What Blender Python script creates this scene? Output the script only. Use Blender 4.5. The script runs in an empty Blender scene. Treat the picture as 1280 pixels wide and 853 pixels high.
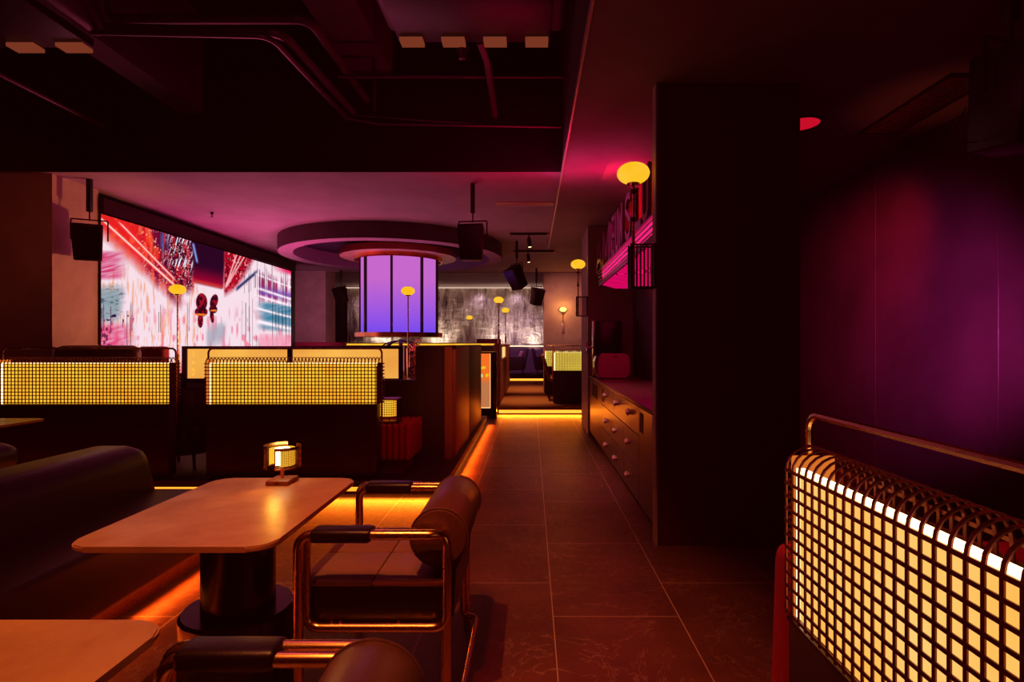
import bpy, bmesh, math, random
import numpy as np
from mathutils import Vector, Matrix

S = bpy.context.scene
COL = S.collection
PI = math.pi
F = 690.0          # focal length in pixels of the 1280 wide frame
VX, VY = 664.0, 430.0
CZ = 1.3           # eye height
random.seed(7)

# ------------------------------------------------------------------ materials
def lin(c):
    return tuple((v/12.92 if v <= 0.04045 else ((v+0.055)/1.055)**2.4) for v in c)
def rgb(r, g, b):
    return lin((r/255, g/255, b/255)) + (1,)

class NT:
    def __init__(s, name):
        s.m = bpy.data.materials.new(name); s.m.use_nodes = True
        s.t = s.m.node_tree; s.t.nodes.clear()
        s.out = s.n('ShaderNodeOutputMaterial')
    def n(s, typ, **kw):
        nd = s.t.nodes.new(typ)
        for k, v in kw.items(): setattr(nd, k, v)
        return nd
    def l(s, a, b): s.t.links.new(a, b)
    def math(s, op, a, b=None):
        nd = s.n('ShaderNodeMath', operation=op)
        for i, v in enumerate((a, b)):
            if v is None: continue
            if isinstance(v, (int, float)): nd.inputs[i].default_value = v
            else: s.l(v, nd.inputs[i])
        return nd.outputs[0]
    def ramp(s, fac, stops):
        r = s.n('ShaderNodeValToRGB')
        el = r.color_ramp.elements
        el[0].position, el[0].color = stops[0]
        el[1].position, el[1].color = stops[1]
        for p, c in stops[2:]:
            e = el.new(p); e.color = c
        s.l(fac, r.inputs[0]); return r.outputs[0]
    def noise(s, scale=5, detail=4, rough=.55, vec=None, dist=0):
        nz = s.n('ShaderNodeTexNoise')
        nz.inputs['Scale'].default_value = scale; nz.inputs['Detail'].default_value = detail
        nz.inputs['Roughness'].default_value = rough; nz.inputs['Distortion'].default_value = dist
        if vec is None: vec = s.coord()
        s.l(vec, nz.inputs['Vector']); return nz.outputs[0]
    def coord(s, scale=(1,1,1)):
        tc = s.n('ShaderNodeTexCoord'); mp = s.n('ShaderNodeMapping')
        mp.inputs['Scale'].default_value = scale
        s.l(tc.outputs['Object'], mp.inputs[0]); return mp.outputs[0]
    def bsdf(s, rough=.5, metal=0, spec=.5):
        b = s.n('ShaderNodeBsdfPrincipled')
        b.inputs['Roughness'].default_value = rough; b.inputs['Metallic'].default_value = metal
        b.inputs['Specular IOR Level'].default_value = spec
        s.l(b.outputs[0], s.out.inputs[0]); return b
    def bump(s, b, h, strength=.2, dist=.01):
        bp = s.n('ShaderNodeBump'); bp.inputs['Strength'].default_value = strength; bp.inputs['Distance'].default_value = dist
        s.l(h, bp.inputs['Height']); s.l(bp.outputs[0], b.inputs['Normal'])

def surf(name, c1, c2=None, scale=8, rough=.5, metal=0, bump=0, spec=.5, stretch=(1,1,1), rough2=None):
    t = NT(name); b = t.bsdf(rough, metal, spec)
    if c2 is None: c2 = tuple(v*.75 for v in c1[:3]) + (1,)
    nz = t.noise(scale, 5, .6, t.coord(stretch))
    t.l(t.ramp(nz, [(.3, c1), (.7, c2)]), b.inputs['Base Color'])
    if rough2 is not None:
        r = t.ramp(nz, [(.3, (rough,)*3+(1,)), (.7, (rough2,)*3+(1,))]); t.l(r, b.inputs['Roughness'])
    if bump: t.bump(b, nz, bump)
    return t.m

def glow(name, col, strength=1.0, col2=None, axis=2, lo=0, hi=1, scale=None, gloss=0):
    t = NT(name); e = t.n('ShaderNodeEmission'); e.inputs['Strength'].default_value = strength
    if col2 is not None:
        if scale:
            f = t.noise(scale, 3, .5)
            t.l(t.ramp(f, [(.35, col), (.65, col2)]), e.inputs[0])
        else:
            tc = t.n('ShaderNodeTexCoord'); sx = t.n('ShaderNodeSeparateXYZ'); t.l(tc.outputs['Object'], sx.inputs[0])
            mr = t.n('ShaderNodeMapRange'); mr.inputs[1].default_value = lo; mr.inputs[2].default_value = hi
            t.l(sx.outputs[axis], mr.inputs[0])
            t.l(t.ramp(mr.outputs[0], [(0, col), (1, col2)]), e.inputs[0])
    else:
        e.inputs[0].default_value = col
    if gloss:
        g = t.n('ShaderNodeBsdfGlossy'); g.inputs['Roughness'].default_value = .08; g.inputs[0].default_value = (gloss,)*3+(1,)
        a = t.n('ShaderNodeAddShader'); t.l(e.outputs[0], a.inputs[0]); t.l(g.outputs[0], a.inputs[1]); t.l(a.outputs[0], t.out.inputs[0])
    else:
        t.l(e.outputs[0], t.out.inputs[0])
    return t.m

M = {}
def build_materials():
    # stone tile floor
    t = NT('dark_stone_tile'); b = t.bsdf(.42, 0, .5)
    tc = t.n('ShaderNodeTexCoord'); sx = t.n('ShaderNodeSeparateXYZ'); t.l(tc.outputs['Object'], sx.inputs[0])
    u = t.math('DIVIDE', t.math('SUBTRACT', sx.outputs[0], .104-6), .6)
    colm = t.math('FLOOR', u); fu = t.math('SUBTRACT', u, colm)
    odd = t.math('MODULO', colm, 2)
    v = t.math('DIVIDE', t.math('ADD', t.math('SUBTRACT', sx.outputs[1], 2.63-9.6), t.math('MULTIPLY', odd, -.37)), .96)
    fv = t.math('FRACT', v)
    du = t.math('MULTIPLY', t.math('MINIMUM', fu, t.math('SUBTRACT', 1.0, fu)), .6)
    dv = t.math('MULTIPLY', t.math('MINIMUM', fv, t.math('SUBTRACT', 1.0, fv)), .96)
    d = t.math('MINIMUM', du, dv); grout = t.math('LESS_THAN', d, .0024)
    nz = t.noise(2.2, 9, .62, t.coord())
    veinn = t.noise(1.1, 6, .7, t.coord((1, .8, 1)), 1.2)
    vein = t.math('LESS_THAN', t.math('ABSOLUTE', t.math('SUBTRACT', veinn, .5)), .0035)
    fine = t.noise(30, 4, .6)
    base = t.ramp(nz, [(.3, rgb(84, 52, 44)), (.7, rgb(116, 74, 62))])
    mx = t.n('ShaderNodeMix', data_type='RGBA'); t.l(t.math('MULTIPLY', vein, t.math('MULTIPLY', nz, .45)), mx.inputs[0]); t.l(base, mx.inputs[6]); mx.inputs[7].default_value = rgb(190, 165, 150)
    mx2 = t.n('ShaderNodeMix', data_type='RGBA'); t.l(grout, mx2.inputs[0]); t.l(mx.outputs[2], mx2.inputs[6]); mx2.inputs[7].default_value = rgb(185, 160, 150)
    t.l(mx2.outputs[2], b.inputs['Base Color'])
    t.l(t.ramp(fine, [(.3, (.34,)*3+(1,)), (.7, (.52,)*3+(1,))]), b.inputs['Roughness'])
    t.bump(b, t.math('ADD', t.math('MULTIPLY', nz, .5), t.math('MULTIPLY', fine, .15)), .12, .01)
    M['tile'] = t.m
    M['platform'] = surf('dark_platform_vinyl', rgb(52, 46, 48), rgb(36, 32, 34), 14, .55)
    M['carpet'] = surf('brown_carpet', rgb(150, 108, 80), rgb(112, 80, 60), 60, .95, bump=.3, spec=.1)
    M['darkcarpet'] = surf('dark_violet_carpet', rgb(62, 50, 62), rgb(44, 36, 46), 60, .95, bump=.3, spec=.1)
    M['plaster'] = surf('grey_plaster', rgb(150, 138, 140), rgb(128, 118, 120), 3, .8, bump=.05)
    M['plaster_ceiling'] = surf('ceiling_plaster', rgb(140, 128, 132), rgb(122, 112, 116), 2, .75, bump=.04)
    M['soffit'] = surf('soffit_paint', rgb(120, 98, 98), rgb(100, 82, 82), 2, .7, bump=.04)
    M['pillar'] = surf('pillar_grey_plaster', rgb(158, 140, 132), rgb(136, 120, 114), 4, .7, bump=.05)
    M['black_paint'] = surf('black_ceiling_paint', rgb(26, 22, 24), rgb(18, 15, 17), 5, .8)
    M['concrete'] = surf('painted_concrete', rgb(74, 62, 68), rgb(58, 48, 54), 6, .85, bump=.1)
    M['dark_wall'] = surf('dark_wall_paint', rgb(48, 34, 36), rgb(38, 27, 29), 3, .7)
    M['block'] = surf('dark_aubergine_laminate', rgb(74, 18, 30), rgb(62, 14, 25), 40, .55, stretch=(6, 6, .3))
    t = NT('glossy_plum_wall'); b = t.bsdf(.32, 0, .5)
    nz = t.noise(1.3, 5, .6); n2 = t.noise(22, 3, .5)
    t.l(t.ramp(nz, [(.3, rgb(96, 62, 80)), (.7, rgb(74, 46, 62))]), b.inputs['Base Color'])
    t.bump(b, t.math('ADD', nz, t.math('MULTIPLY', n2, .06)), .35, .02)
    M['plum'] = t.m
    # crumpled silver wall
    t = NT('crumpled_silver_wallcovering'); b = t.bsdf(.38, .75, .5)
    a = t.noise(1.5, 8, .7, t.coord((1.6, 1, .35)), .6); c = t.noise(5, 6, .65, t.coord((2.2, 1, .5)), .4); h = t.noise(3, 6, .7, t.coord((.6, 1, 2.6)), .5)
    mxx = t.math('ADD', t.math('MULTIPLY', a, .6), t.math('MULTIPLY', c, .4))
    t.l(t.ramp(mxx, [(.36, rgb(70, 62, 70)), (.62, rgb(228, 214, 205))]), b.inputs['Base Color'])
    t.bump(b, t.math('ADD', t.math('MULTIPLY', mxx, 1.0), t.math('MULTIPLY', h, .5)), .9, .12)
    M['silver'] = t.m
    M['lower_wall'] = surf('violet_grey_panelling', rgb(84, 66, 82), rgb(70, 54, 68), 3, .6)
    M['black_leather'] = surf('black_leather', rgb(24, 10, 9), rgb(17, 7, 7), 90, .40, bump=.12)
    M['brown_leather'] = surf('dark_brown_leather', rgb(100, 66, 56), rgb(84, 54, 46), 110, .38, bump=.10)
    M['seat_leather'] = surf('taupe_leather', rgb(140, 104, 88), rgb(122, 90, 76), 100, .45, bump=.10)
    M['red_leather'] = surf('ribbed_red_leather', rgb(196, 30, 52), rgb(160, 20, 40), 60, .38, bump=.08)
    M['copper_tube'] = surf('brushed_copper_tube', rgb(222, 178, 128), rgb(208, 164, 116), 12, .25, 1.0, rough2=.29)
    M['copper_dull'] = surf('dull_copper_sheet', rgb(120, 70, 48), rgb(100, 58, 40), 12, .5, .6)
    M['knob'] = surf('pale_pink_knob', rgb(235, 205, 205), rgb(225, 190, 190), 12, .5)
    M['dark_metal'] = surf('dark_bronze_metal', rgb(52, 36, 36), rgb(38, 26, 26), 30, .35, .8)
    M['wire'] = surf('dark_bronze_strip', rgb(128, 74, 54), rgb(112, 64, 46), 20, .4, .7)
    M['black_metal'] = surf('black_metal', rgb(22, 19, 22), rgb(14, 12, 14), 30, .45, .3)
    M['black_gloss'] = surf('black_gloss', rgb(20, 16, 18), rgb(12, 9, 11), 20, .22, 0)
    M['base_panel'] = surf('dark_brown_panel', rgb(58, 36, 34), rgb(46, 28, 27), 50, .5, stretch=(.4, 1, 6))
    M['wood'] = surf('reddish_wood_veneer', rgb(128, 66, 46), rgb(92, 44, 32), 70, .5, bump=.25)
    M['wood2'] = surf('orange_wood_veneer', rgb(150, 88, 48), rgb(104, 58, 34), 70, .5, bump=.25)
    M['cabinet'] = surf('grey_brown_veneer', rgb(92, 74, 62), rgb(72, 56, 48), 30, .38, stretch=(1, 8, .5))
    M['counter'] = surf('mauve_stone_worktop', rgb(130, 82, 92), rgb(110, 66, 76), 14, .3)
    M['table'] = surf('ochre_stone_table_top', rgb(194, 142, 104), rgb(166, 116, 86), 6, .34, bump=.03, rough2=.44)
    M['copper'] = surf('polished_copper', rgb(225, 130, 95), rgb(190, 100, 72), 4, .22, 1.0)
    M['collar'] = surf('champagne_metal', rgb(220, 195, 175), rgb(200, 175, 158), 4, .35, .6)
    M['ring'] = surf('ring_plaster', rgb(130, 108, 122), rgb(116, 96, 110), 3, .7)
    M['ring_shaded'] = surf('ring_side_shade', rgb(78, 58, 72), rgb(68, 50, 62), 3, .7)  # ring plaster again, with the shade of its outer side in the colour
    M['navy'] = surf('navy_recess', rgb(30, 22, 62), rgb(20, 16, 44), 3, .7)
    M['white_metal'] = surf('pale_metal', rgb(190, 170, 170), rgb(170, 150, 150), 20, .35, .6)
    M['chair_fabric'] = surf('tan_fabric', rgb(124, 88, 74), rgb(100, 70, 58), 80, .9)
    M['dark_fabric'] = surf('violet_grey_fabric', rgb(72, 56, 68), rgb(54, 42, 52), 80, .9)
    M['cushion'] = surf('mauve_cushion', rgb(160, 120, 124), rgb(140, 104, 108), 80, .9)
    M['maroon'] = surf('maroon_fabric', rgb(150, 20, 60), rgb(120, 14, 46), 50, .7)
    M['red_shell'] = surf('pink_red_enamel', rgb(238, 120, 175), rgb(228, 108, 162), 10, .35)
    M['chrome'] = surf('chrome', rgb(215, 205, 210), rgb(195, 185, 190), 10, .15, 1.0)
    M['duct'] = surf('duct_wrap', rgb(92, 72, 84), rgb(66, 52, 62), 4, .5, .2, bump=.4)
    M['pipe'] = surf('painted_pipe', rgb(84, 60, 70), rgb(66, 47, 56), 8, .38, .3)
    M['letter'] = surf('plum_letter_metal', rgb(150, 92, 122), rgb(126, 74, 102), 12, .3, .5)
    M['ribbed_red'] = surf('red_corrugated_sheet', rgb(190, 22, 40), rgb(150, 14, 30), 30, .35)
    M['sofa_red'] = surf('red_velvet', rgb(215, 40, 72), rgb(190, 30, 60), 80, .7)
    # glows
    M['diffuser'] = glow('amber_diffuser', (1.0, .60, .05, 1), 1.0, (1.0, .44, .03, 1), scale=5)
    M['diffuser_pale'] = glow('pale_amber_diffuser', (1.0, .62, .19, 1), 1.0, (1.0, .50, .10, 1), scale=4)
    M['diffuser_lime'] = glow('lime_amber_diffuser', (.95, .75, .10, 1), 1.0, (.85, .62, .10, 1), scale=3)
    M['hot_edge'] = glow('hot_edge_light', (1.0, .72, .38, 1), 4.0)
    M['copper_side'] = glow('self_lit_copper_side', (.80, .22, .035, 1), .8)  # copper end frame emits; the lamp light on it is in the colour
    M['orb'] = glow('amber_glass_orb', (1.0, .52, .010, 1), 1.0, (1.0, .58, .05, 1), scale=6)
    M['orb_hot'] = glow('bright_orb', (1.0, .66, .16, 1), 2.2)
    M['led'] = glow('orange_led', (1.0, .30, .025, 1), 1.9)
    M['led_gold'] = glow('gold_led', (1.0, .38, .04, 1), 1.8)
    M['led_white'] = glow('warm_white_led', (1.0, .78, .50, 1), 2.0)
    M['lamp_core'] = glow('lamp_core', (1.0, .74, .40, 1), 7)
    M['led_dim'] = glow('dim_white_led', (1.0, .78, .60, 1), .75)
    M['column'] = glow('violet_column_glow', (.155, .08, .82, 1), 1.05, (.52, .15, .58, 1), 2, 1.42, 2.5)
    M['pink_panel'] = None
    t = NT('pink_wave_panel'); e = t.n('ShaderNodeEmission'); e.inputs[1].default_value = 1.0
    w = t.n('ShaderNodeTexWave', wave_type='RINGS', rings_direction='Z'); w.inputs['Scale'].default_value = 7; w.inputs['Distortion'].default_value = 5; w.inputs['Detail Scale'].default_value = .6
    w.inputs['Detail'].default_value = 1
    mp = t.coord((1, .45, 1)); t.l(mp, w.inputs['Vector'])
    t.l(t.ramp(w.outputs[0], [(.2, (.16, .0, .03, 1)), (.6, (.98, .006, .20, 1))]), e.inputs[0]); t.l(e.outputs[0], t.out.inputs[0])
    M['pink_panel'] = t.m
    M['pink_edge'] = glow('pink_strip', (.95, .02, .22, 1), 1.2)
    M['amber_glass'] = glow('amber_glass_panel', (.80, .34, .07, 1), 1.0, (.95, .50, .10, 1), scale=1.2, gloss=.06)
    M['amber_glass2'] = glow('orange_glass_panel', (.50, .20, .085, 1), 1.0, (.90, .18, .025, 1), 2, .60, .72, gloss=.05)
    M['red_spot'] = glow('red_downlight', (.55, .008, .03, 1), 1.0)
    M['louver_lit'] = glow('self_lit_louvre', (.42, .12, .055, 1), .4)  # air louvres, not lamps: the orange light on them is emission
    M['reflect_lime'] = glow('lime_marks', (.75, .62, .02, 1), 1.0)  # lime and mint strokes: text reflected in the case glass, painted as emission
    M['reflect_mint'] = glow('mint_marks', (.45, .80, .35, 1), 1.0)
    M['slot'] = glow('lit_slot', (1.0, .55, .22, 1), 1.2)
    t = NT('video_wall_picture'); e = t.n('ShaderNodeEmission'); e.inputs[1].default_value = 1.0
    at = t.n('ShaderNodeVertexColor', layer_name='picture'); t.l(at.outputs[0], e.inputs[0]); t.l(e.outputs[0], t.out.inputs[0])
    M['video'] = t.m
build_materials()

# ------------------------------------------------------------------ mesh helpers
def box(bm, x0, x1, y0, y1, z0, z1, bev=0, seg=2):
    vs = [bm.verts.new((x, y, z)) for x in (x0, x1) for y in (y0, y1) for z in (z0, z1)]
    q = [(0,1,3,2),(4,6,7,5),(0,4,5,1),(2,3,7,6),(0,2,6,4),(1,5,7,3)]
    fs = [bm.faces.new([vs[i] for i in f]) for f in q]
    if bev:
        es = list({e for f in fs for e in f.edges})
        bmesh.ops.bevel(bm, geom=es, offset=bev, segments=seg, profile=.5, affect='EDGES', clamp_overlap=True)
    return vs
def fillet(pts, f, n=6, closed=False):
    pts = [Vector(p) for p in pts]; out = []; N = len(pts)
    for i, p in enumerate(pts):
        if not closed and i in (0, N-1): out.append(p); continue
        a = pts[i-1]; c = pts[(i+1) % N]
        d1 = (a-p); d2 = (c-p); l1, l2 = d1.length, d2.length
        if l1 < 1e-6 or l2 < 1e-6: continue
        d1.normalize(); d2.normalize()
        ang = d1.angle(d2)
        if ang > PI-.02 or f <= 0: out.append(p); continue
        t = min(f/math.tan(ang/2), l1*.48, l2*.48); r = t*math.tan(ang/2)
        bis = (d1+d2).normalized(); cen = p+bis*(r/math.sin(ang/2))
        s = p+d1*t-cen; e = p+d2*t-cen
        th = s.angle(e)
        for k in range(n+1):
            out.append(cen+(s*math.sin((1-k/n)*th)+e*math.sin(k/n*th))/math.sin(th))
    return out
def tube(bm, pts, r, f=0, n=10, closed=False, seg=6, caps=True):
    P = fillet(pts, f, seg, closed); N = len(P)
    rings = []; prev = None
    for i in range(N):
        if closed: tan = (P[(i+1) % N]-P[i-1])
        else: tan = P[min(i+1, N-1)]-P[max(i-1, 0)]
        tan.normalize()
        if prev is None:
            up = Vector((0,0,1)) if abs(tan.z) < .9 else Vector((1,0,0))
            nx = tan.cross(up).normalized()
        else:
            nx = (prev-tan*prev.dot(tan)).normalized()
        prev = nx; ny = tan.cross(nx)
        rr = r[i] if isinstance(r, (list, tuple)) else r
        rings.append([bm.verts.new(P[i]+(nx*math.cos(2*PI*k/n)+ny*math.sin(2*PI*k/n))*rr) for k in range(n)])
    for i in range(N if closed else N-1):
        a = rings[i]; b = rings[(i+1) % N]
        for k in range(n):
            bm.faces.new((a[k], a[(k+1) % n], b[(k+1) % n], b[k]))
    if not closed and caps:
        bm.faces.new(list(reversed(rings[0]))); bm.faces.new(rings[-1])
def ribbon(bm, P, axis, w, t, closed=False):
    P = [Vector(p) for p in P]; axis = Vector(axis).normalized(); N = len(P); rings = []
    for i in range(N):
        tan = (P[(i+1) % N]-P[i-1]) if closed else P[min(i+1, N-1)]-P[max(i-1, 0)]
        tan.normalize(); nn = tan.cross(axis).normalized()
        s = axis*(w/2); u = nn*(t/2)
        rings.append([bm.verts.new(P[i]+d) for d in (s+u, -s+u, -s-u, s-u)])
    for i in range(N if closed else N-1):
        a = rings[i]; b = rings[(i+1) % N]
        for k in range(4): bm.faces.new((a[k], a[(k+1) % 4], b[(k+1) % 4], b[k]))
    if not closed:
        bm.faces.new(list(reversed(rings[0]))); bm.faces.new(rings[-1])
def lathe(bm, prof, n=32, c=(0,0,0), arc=None, sx=1, sy=1):
    full = arc is None
    a0, a1 = (0, 2*PI) if full else arc
    m = n if full else n+1; rings = []
    for (r, z) in prof:
        if r < 1e-6 and full:
            rings.append([bm.verts.new((c[0], c[1], c[2]+z))])
        else:
            rings.append([bm.verts.new((c[0]+sx*r*math.cos(a0+(a1-a0)*k/n), c[1]+sy*r*math.sin(a0+(a1-a0)*k/n), c[2]+z)) for k in range(m)])
    for a, b in zip(rings, rings[1:]):
        for k in range(n):
            k2 = (k+1) % n if full else k+1
            if len(a) == 1 and len(b) == 1: continue
            if len(a) == 1: bm.faces.new((a[0], b[k2], b[k]))
            elif len(b) == 1: bm.faces.new((a[k], a[k2], b[0]))
            else: bm.faces.new((a[k], a[k2], b[k2], b[k]))
def cyl(bm, c, r, h, n=24, r2=None):
    r2 = r if r2 is None else r2
    lathe(bm, [(0, 0), (r, 0), (r2, h), (0, h)], n, c)
def prism(bm, poly, lo, hi, axis='z'):
    def mk(p, t):
        return {'z': (p[0], p[1], t), 'y': (p[0], t, p[1]), 'x': (t, p[0], p[1])}[axis]
    a = [bm.verts.new(mk(p, lo)) for p in poly]; b = [bm.verts.new(mk(p, hi)) for p in poly]
    n = len(poly)
    bm.faces.new(list(reversed(a))); bm.faces.new(b)
    for i in range(n): bm.faces.new((a[i], a[(i+1) % n], b[(i+1) % n], b[i]))
def rrect(x0, x1, y0, y1, r, n=8):
    out = []
    for cx, cy, a in ((x1-r, y1-r, 0), (x0+r, y1-r, 90), (x0+r, y0+r, 180), (x1-r, y0+r, 270)):
        for k in range(n+1):
            t = math.radians(a+90*k/n); out.append((cx+r*math.cos(t), cy+r*math.sin(t)))
    return out

def obj(name, build, mat, parent=None, world=False, smooth=True, ang=35):
    bm = bmesh.new(); build(bm)
    if world and parent is not None:
        bmesh.ops.translate(bm, verts=bm.verts, vec=-absloc(parent))
    bmesh.ops.recalc_face_normals(bm, faces=bm.faces)
    me = bpy.data.meshes.new(name); bm.to_mesh(me); bm.free()
    if smooth:
        for p in me.polygons: p.use_smooth = True
        me.set_sharp_from_angle(angle=math.radians(ang))
    me.materials.append(M[mat])
    o = bpy.data.objects.new(name, me); COL.objects.link(o)
    if parent is not None: o.parent = parent
    return o
def absloc(o):
    v = Vector((0,0,0))
    while o is not None: v += o.location; o = o.parent
    return v
def tag(o, label, cat, group=None, kind=None):
    o['label'] = label; o['category'] = cat
    if group: o['group'] = group
    if kind: o['kind'] = kind
    return o
def thing(name, label, cat, loc=(0,0,0), rz=0, group=None, parent=None):
    o = bpy.data.objects.new(name, None); COL.objects.link(o); o.empty_display_size = .1
    o.location = loc; o.rotation_euler = (0, 0, rz)
    return tag(o, label, cat, group)
def struct(name, build, mat, label=None, smooth=False):
    o = obj(name, build, mat, smooth=smooth); o['kind'] = 'structure'
    if label: o['label'] = label
    return o
def kids(o): return [c for c in bpy.data.objects if c.parent == o]
def dup(o, label, loc, rz=None):
    def cp(a, par):
        c = a.copy(); COL.objects.link(c)
        if par is not None: c.parent = par; c.matrix_parent_inverse = a.matrix_parent_inverse.copy()
        for k in kids_of[a.name]: cp(k, c)
        return c
    kids_of = {}
    def scan(a):
        kids_of[a.name] = kids(a)
        for k in kids_of[a.name]: scan(k)
    scan(o)
    c = cp(o, None); c.location = loc
    if rz is not None: c.rotation_euler = (0, 0, rz)
    c['label'] = label
    return c
def B(*a, **k): return lambda bm: box(bm, *a, **k)

# ------------------------------------------------------------------ setting
ZP, ZU = .13, .30     # raised platform, upper back platform
CH, SH, UH = 3.03, 2.98, 4.6
struct('floor', B(-7, 4, -1.5, 10.25, -.1, 0), 'tile', 'dark stone tile floor of the walkway and front area')
def f(bm):
    prism(bm, [(-7, 4.72), (-.72, 4.72), (-.72, 8.97), (-7, 8.97)], .075, ZP)
    prism(bm, [(-7, 4.78), (-.78, 4.78), (-.78, 8.97), (-7, 8.97)], 0, .075)
struct('floor_raised_left', f, 'platform', 'raised seating platform with orange light under its edge')
def f(bm):
    box(bm, -7, 3, 10.2, 17.3, .085, ZP); box(bm, -7, 3, 10.26, 17.3, 0, .085)
struct('floor_raised_back', f, 'carpet', 'brown carpet of the raised back aisle')
struct('floor_raised_mid', B(-7, -1.35, 8.97, 10.2, 0, ZP), 'platform')
def f(bm):
    box(bm, -7, 3, 17.3, 19.6, .22, ZU); box(bm, -7, 3, 17.36, 19.6, 0, .22)
struct('floor_upper_back', f, 'darkcarpet', 'dark floor of the top step at the far end')
# ceilings
struct('ceiling_open', B(-7, .33, -1.5, 5.55, UH, UH+.1), 'black_paint', 'black open ceiling above the front tables')
struct('wall_bulkhead', B(-7, .31, 5.55, 5.75, CH, UH), 'black_paint', 'black bulkhead where the low ceiling begins')
struct('ceiling_main', B(-7, .31, 5.75, 13.3, CH, CH+.2), 'plaster_ceiling', 'smooth low ceiling round the glowing column')
struct('ceiling_lip', B(-7, .31, 5.55, 5.752, CH-.004, CH), 'plaster_ceiling')
struct('ceiling_back', B(-7, 4, 13.3, 19.7, 3.29, 3.4), 'plaster_ceiling')
struct('wall_drop', B(-7, 4, 13.3, 13.4, CH, 3.3), 'dark_wall')
struct('ceiling_right', B(.31, 4, -1.5, 9.74, SH, SH+.12), 'soffit', 'lower ceiling over the walkway and right side')
struct('ceiling_right_back', B(.31, 4, 9.74, 13.3, CH, CH+.1), 'plaster_ceiling')
struct('wall_soffit', B(.31, .35, -1.5, 5.55, SH+.12, UH), 'black_paint')
struct('trim_1', B(.296, .31, -1.5, 9.74, SH-.004, SH+.045), 'white_metal', 'thin metal edge of the lower ceiling')
# walls
def f(bm):
    box(bm, -7, -4.86, 5.6, 6.2, 0, CH)
struct('wall_pillar_left', f, 'pillar', 'grey pillar left of the video wall')
struct('wall_left', B(-5.6, -4.98, 6.2, 11.3, 0, CH), 'dark_wall')
struct('trim_2', B(-4.98, -4.80, 6.2, 11.25, 2.78, 2.94), 'dark_metal', 'dark header above the video wall')
struct('trim_3', B(-4.98, -4.81, 11.1, 11.25, .85, 2.78), 'dark_metal')
struct('wall_pillar_back_left', B(-5.8, -4.88, 13.1, 13.75, 0, 3.3), 'pillar', 'grey pillar beyond the far end of the video wall')
struct('wall_outer_left', B(-7.2, -7, -1.5, 19.6, 0, UH), 'dark_wall')
struct('wall_back', B(-7, 4, 19.55, 19.7, ZU, 3.3), 'dark_wall')
struct('wall_back_silver', B(-6.5, .75, 19.50, 19.55, 1.24, 3.29), 'silver', 'crumpled silver wall covering at the far end')
struct('wall_back_lower', B(-6.5, 1.4, 19.46, 19.55, ZU, 1.22), 'lower_wall')
struct('wall_pillar_back_right', B(.31, 1.9, 13.4, 14.05, 0, 3.3), 'pillar', 'grey pillar carrying a small wall lamp')
struct('wall_fin', B(.81, 1.75, 7.87, 8.87, 0, SH), 'pillar', 'narrow wall end beyond the drinks niche')
struct('wall_niche', B(1.45, 1.73, 3.64, 7.87, 0, SH), 'dark_wall', 'dark back wall of the drinks niche')
struct('wall_block', B(.812, 1.73, 3.55, 3.64, 0, SH), 'block', 'dark panelled wall block in the middle right')
struct('trim_4', B(.80, .812, 3.549, 3.641, 0, SH), 'pillar', 'metal edge strip of the dark wall block')
struct('wall_right_back', B(2.2, 2.4, 8.87, 13.4, 0, CH), 'dark_wall')
def f(bm):
    ys = [-1.5, .6, 2.2, 3.72, 5.05, 7.0]
    for a, b in zip(ys, ys[1:]): box(bm, 3.15, 3.3, a+.002, b-.002, 0, SH, .003, 1)
struct('wall_right', f, 'plum', 'glossy plum wall panels lit violet')
struct('wall_corridor_end', B(1.73, 3.3, 7.0, 7.15, 0, SH), 'dark_wall')
# beams under the open ceiling
def beam(x0, x1, z): return B(x0, x1, -1.5, 5.55, z, UH)
struct('ceiling_beam_left', beam(-3.54, -3.30, 3.62), 'concrete', 'concrete beam crossing the open ceiling')
struct('ceiling_beam_right', beam(-1.80, -1.38, 4.0), 'concrete')
struct('ceiling_beam_cross', B(-7, .31, 3.95, 4.3, 4.25, UH), 'concrete')

# ------------------------------------------------------------------ LED strips
def led(label, b, mat='led'):
    return tag(obj('led_strip', b, mat, smooth=False), label, 'LED strip', 'recessed LED strips')
led('orange LED strip under the front edge of the left seating platform', B(-6.8, -.79, 4.762, 4.779, .028, .060))
led('orange LED strip under the platform edge along the walkway', B(-.779, -.762, 4.79, 8.9, .028, .060))
led('golden LED strip under the first step at the end of the walkway', B(-.60, .98, 10.235, 10.259, .015, .07), 'led_gold')
led('golden LED strip under the upper step at the far end', B(-.72, .62, 17.335, 17.359, ZP+.01, ZP+.075), 'led_gold')
led('warm white LED line along the foot of the silver wall', B(-6.5, .75, 19.40, 19.46, 1.205, 1.235), 'led_white')
led('warm white LED line along the top of the silver wall', B(-6.5, .75, 19.40, 19.48, 3.262, 3.285), 'led_dim')

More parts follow.
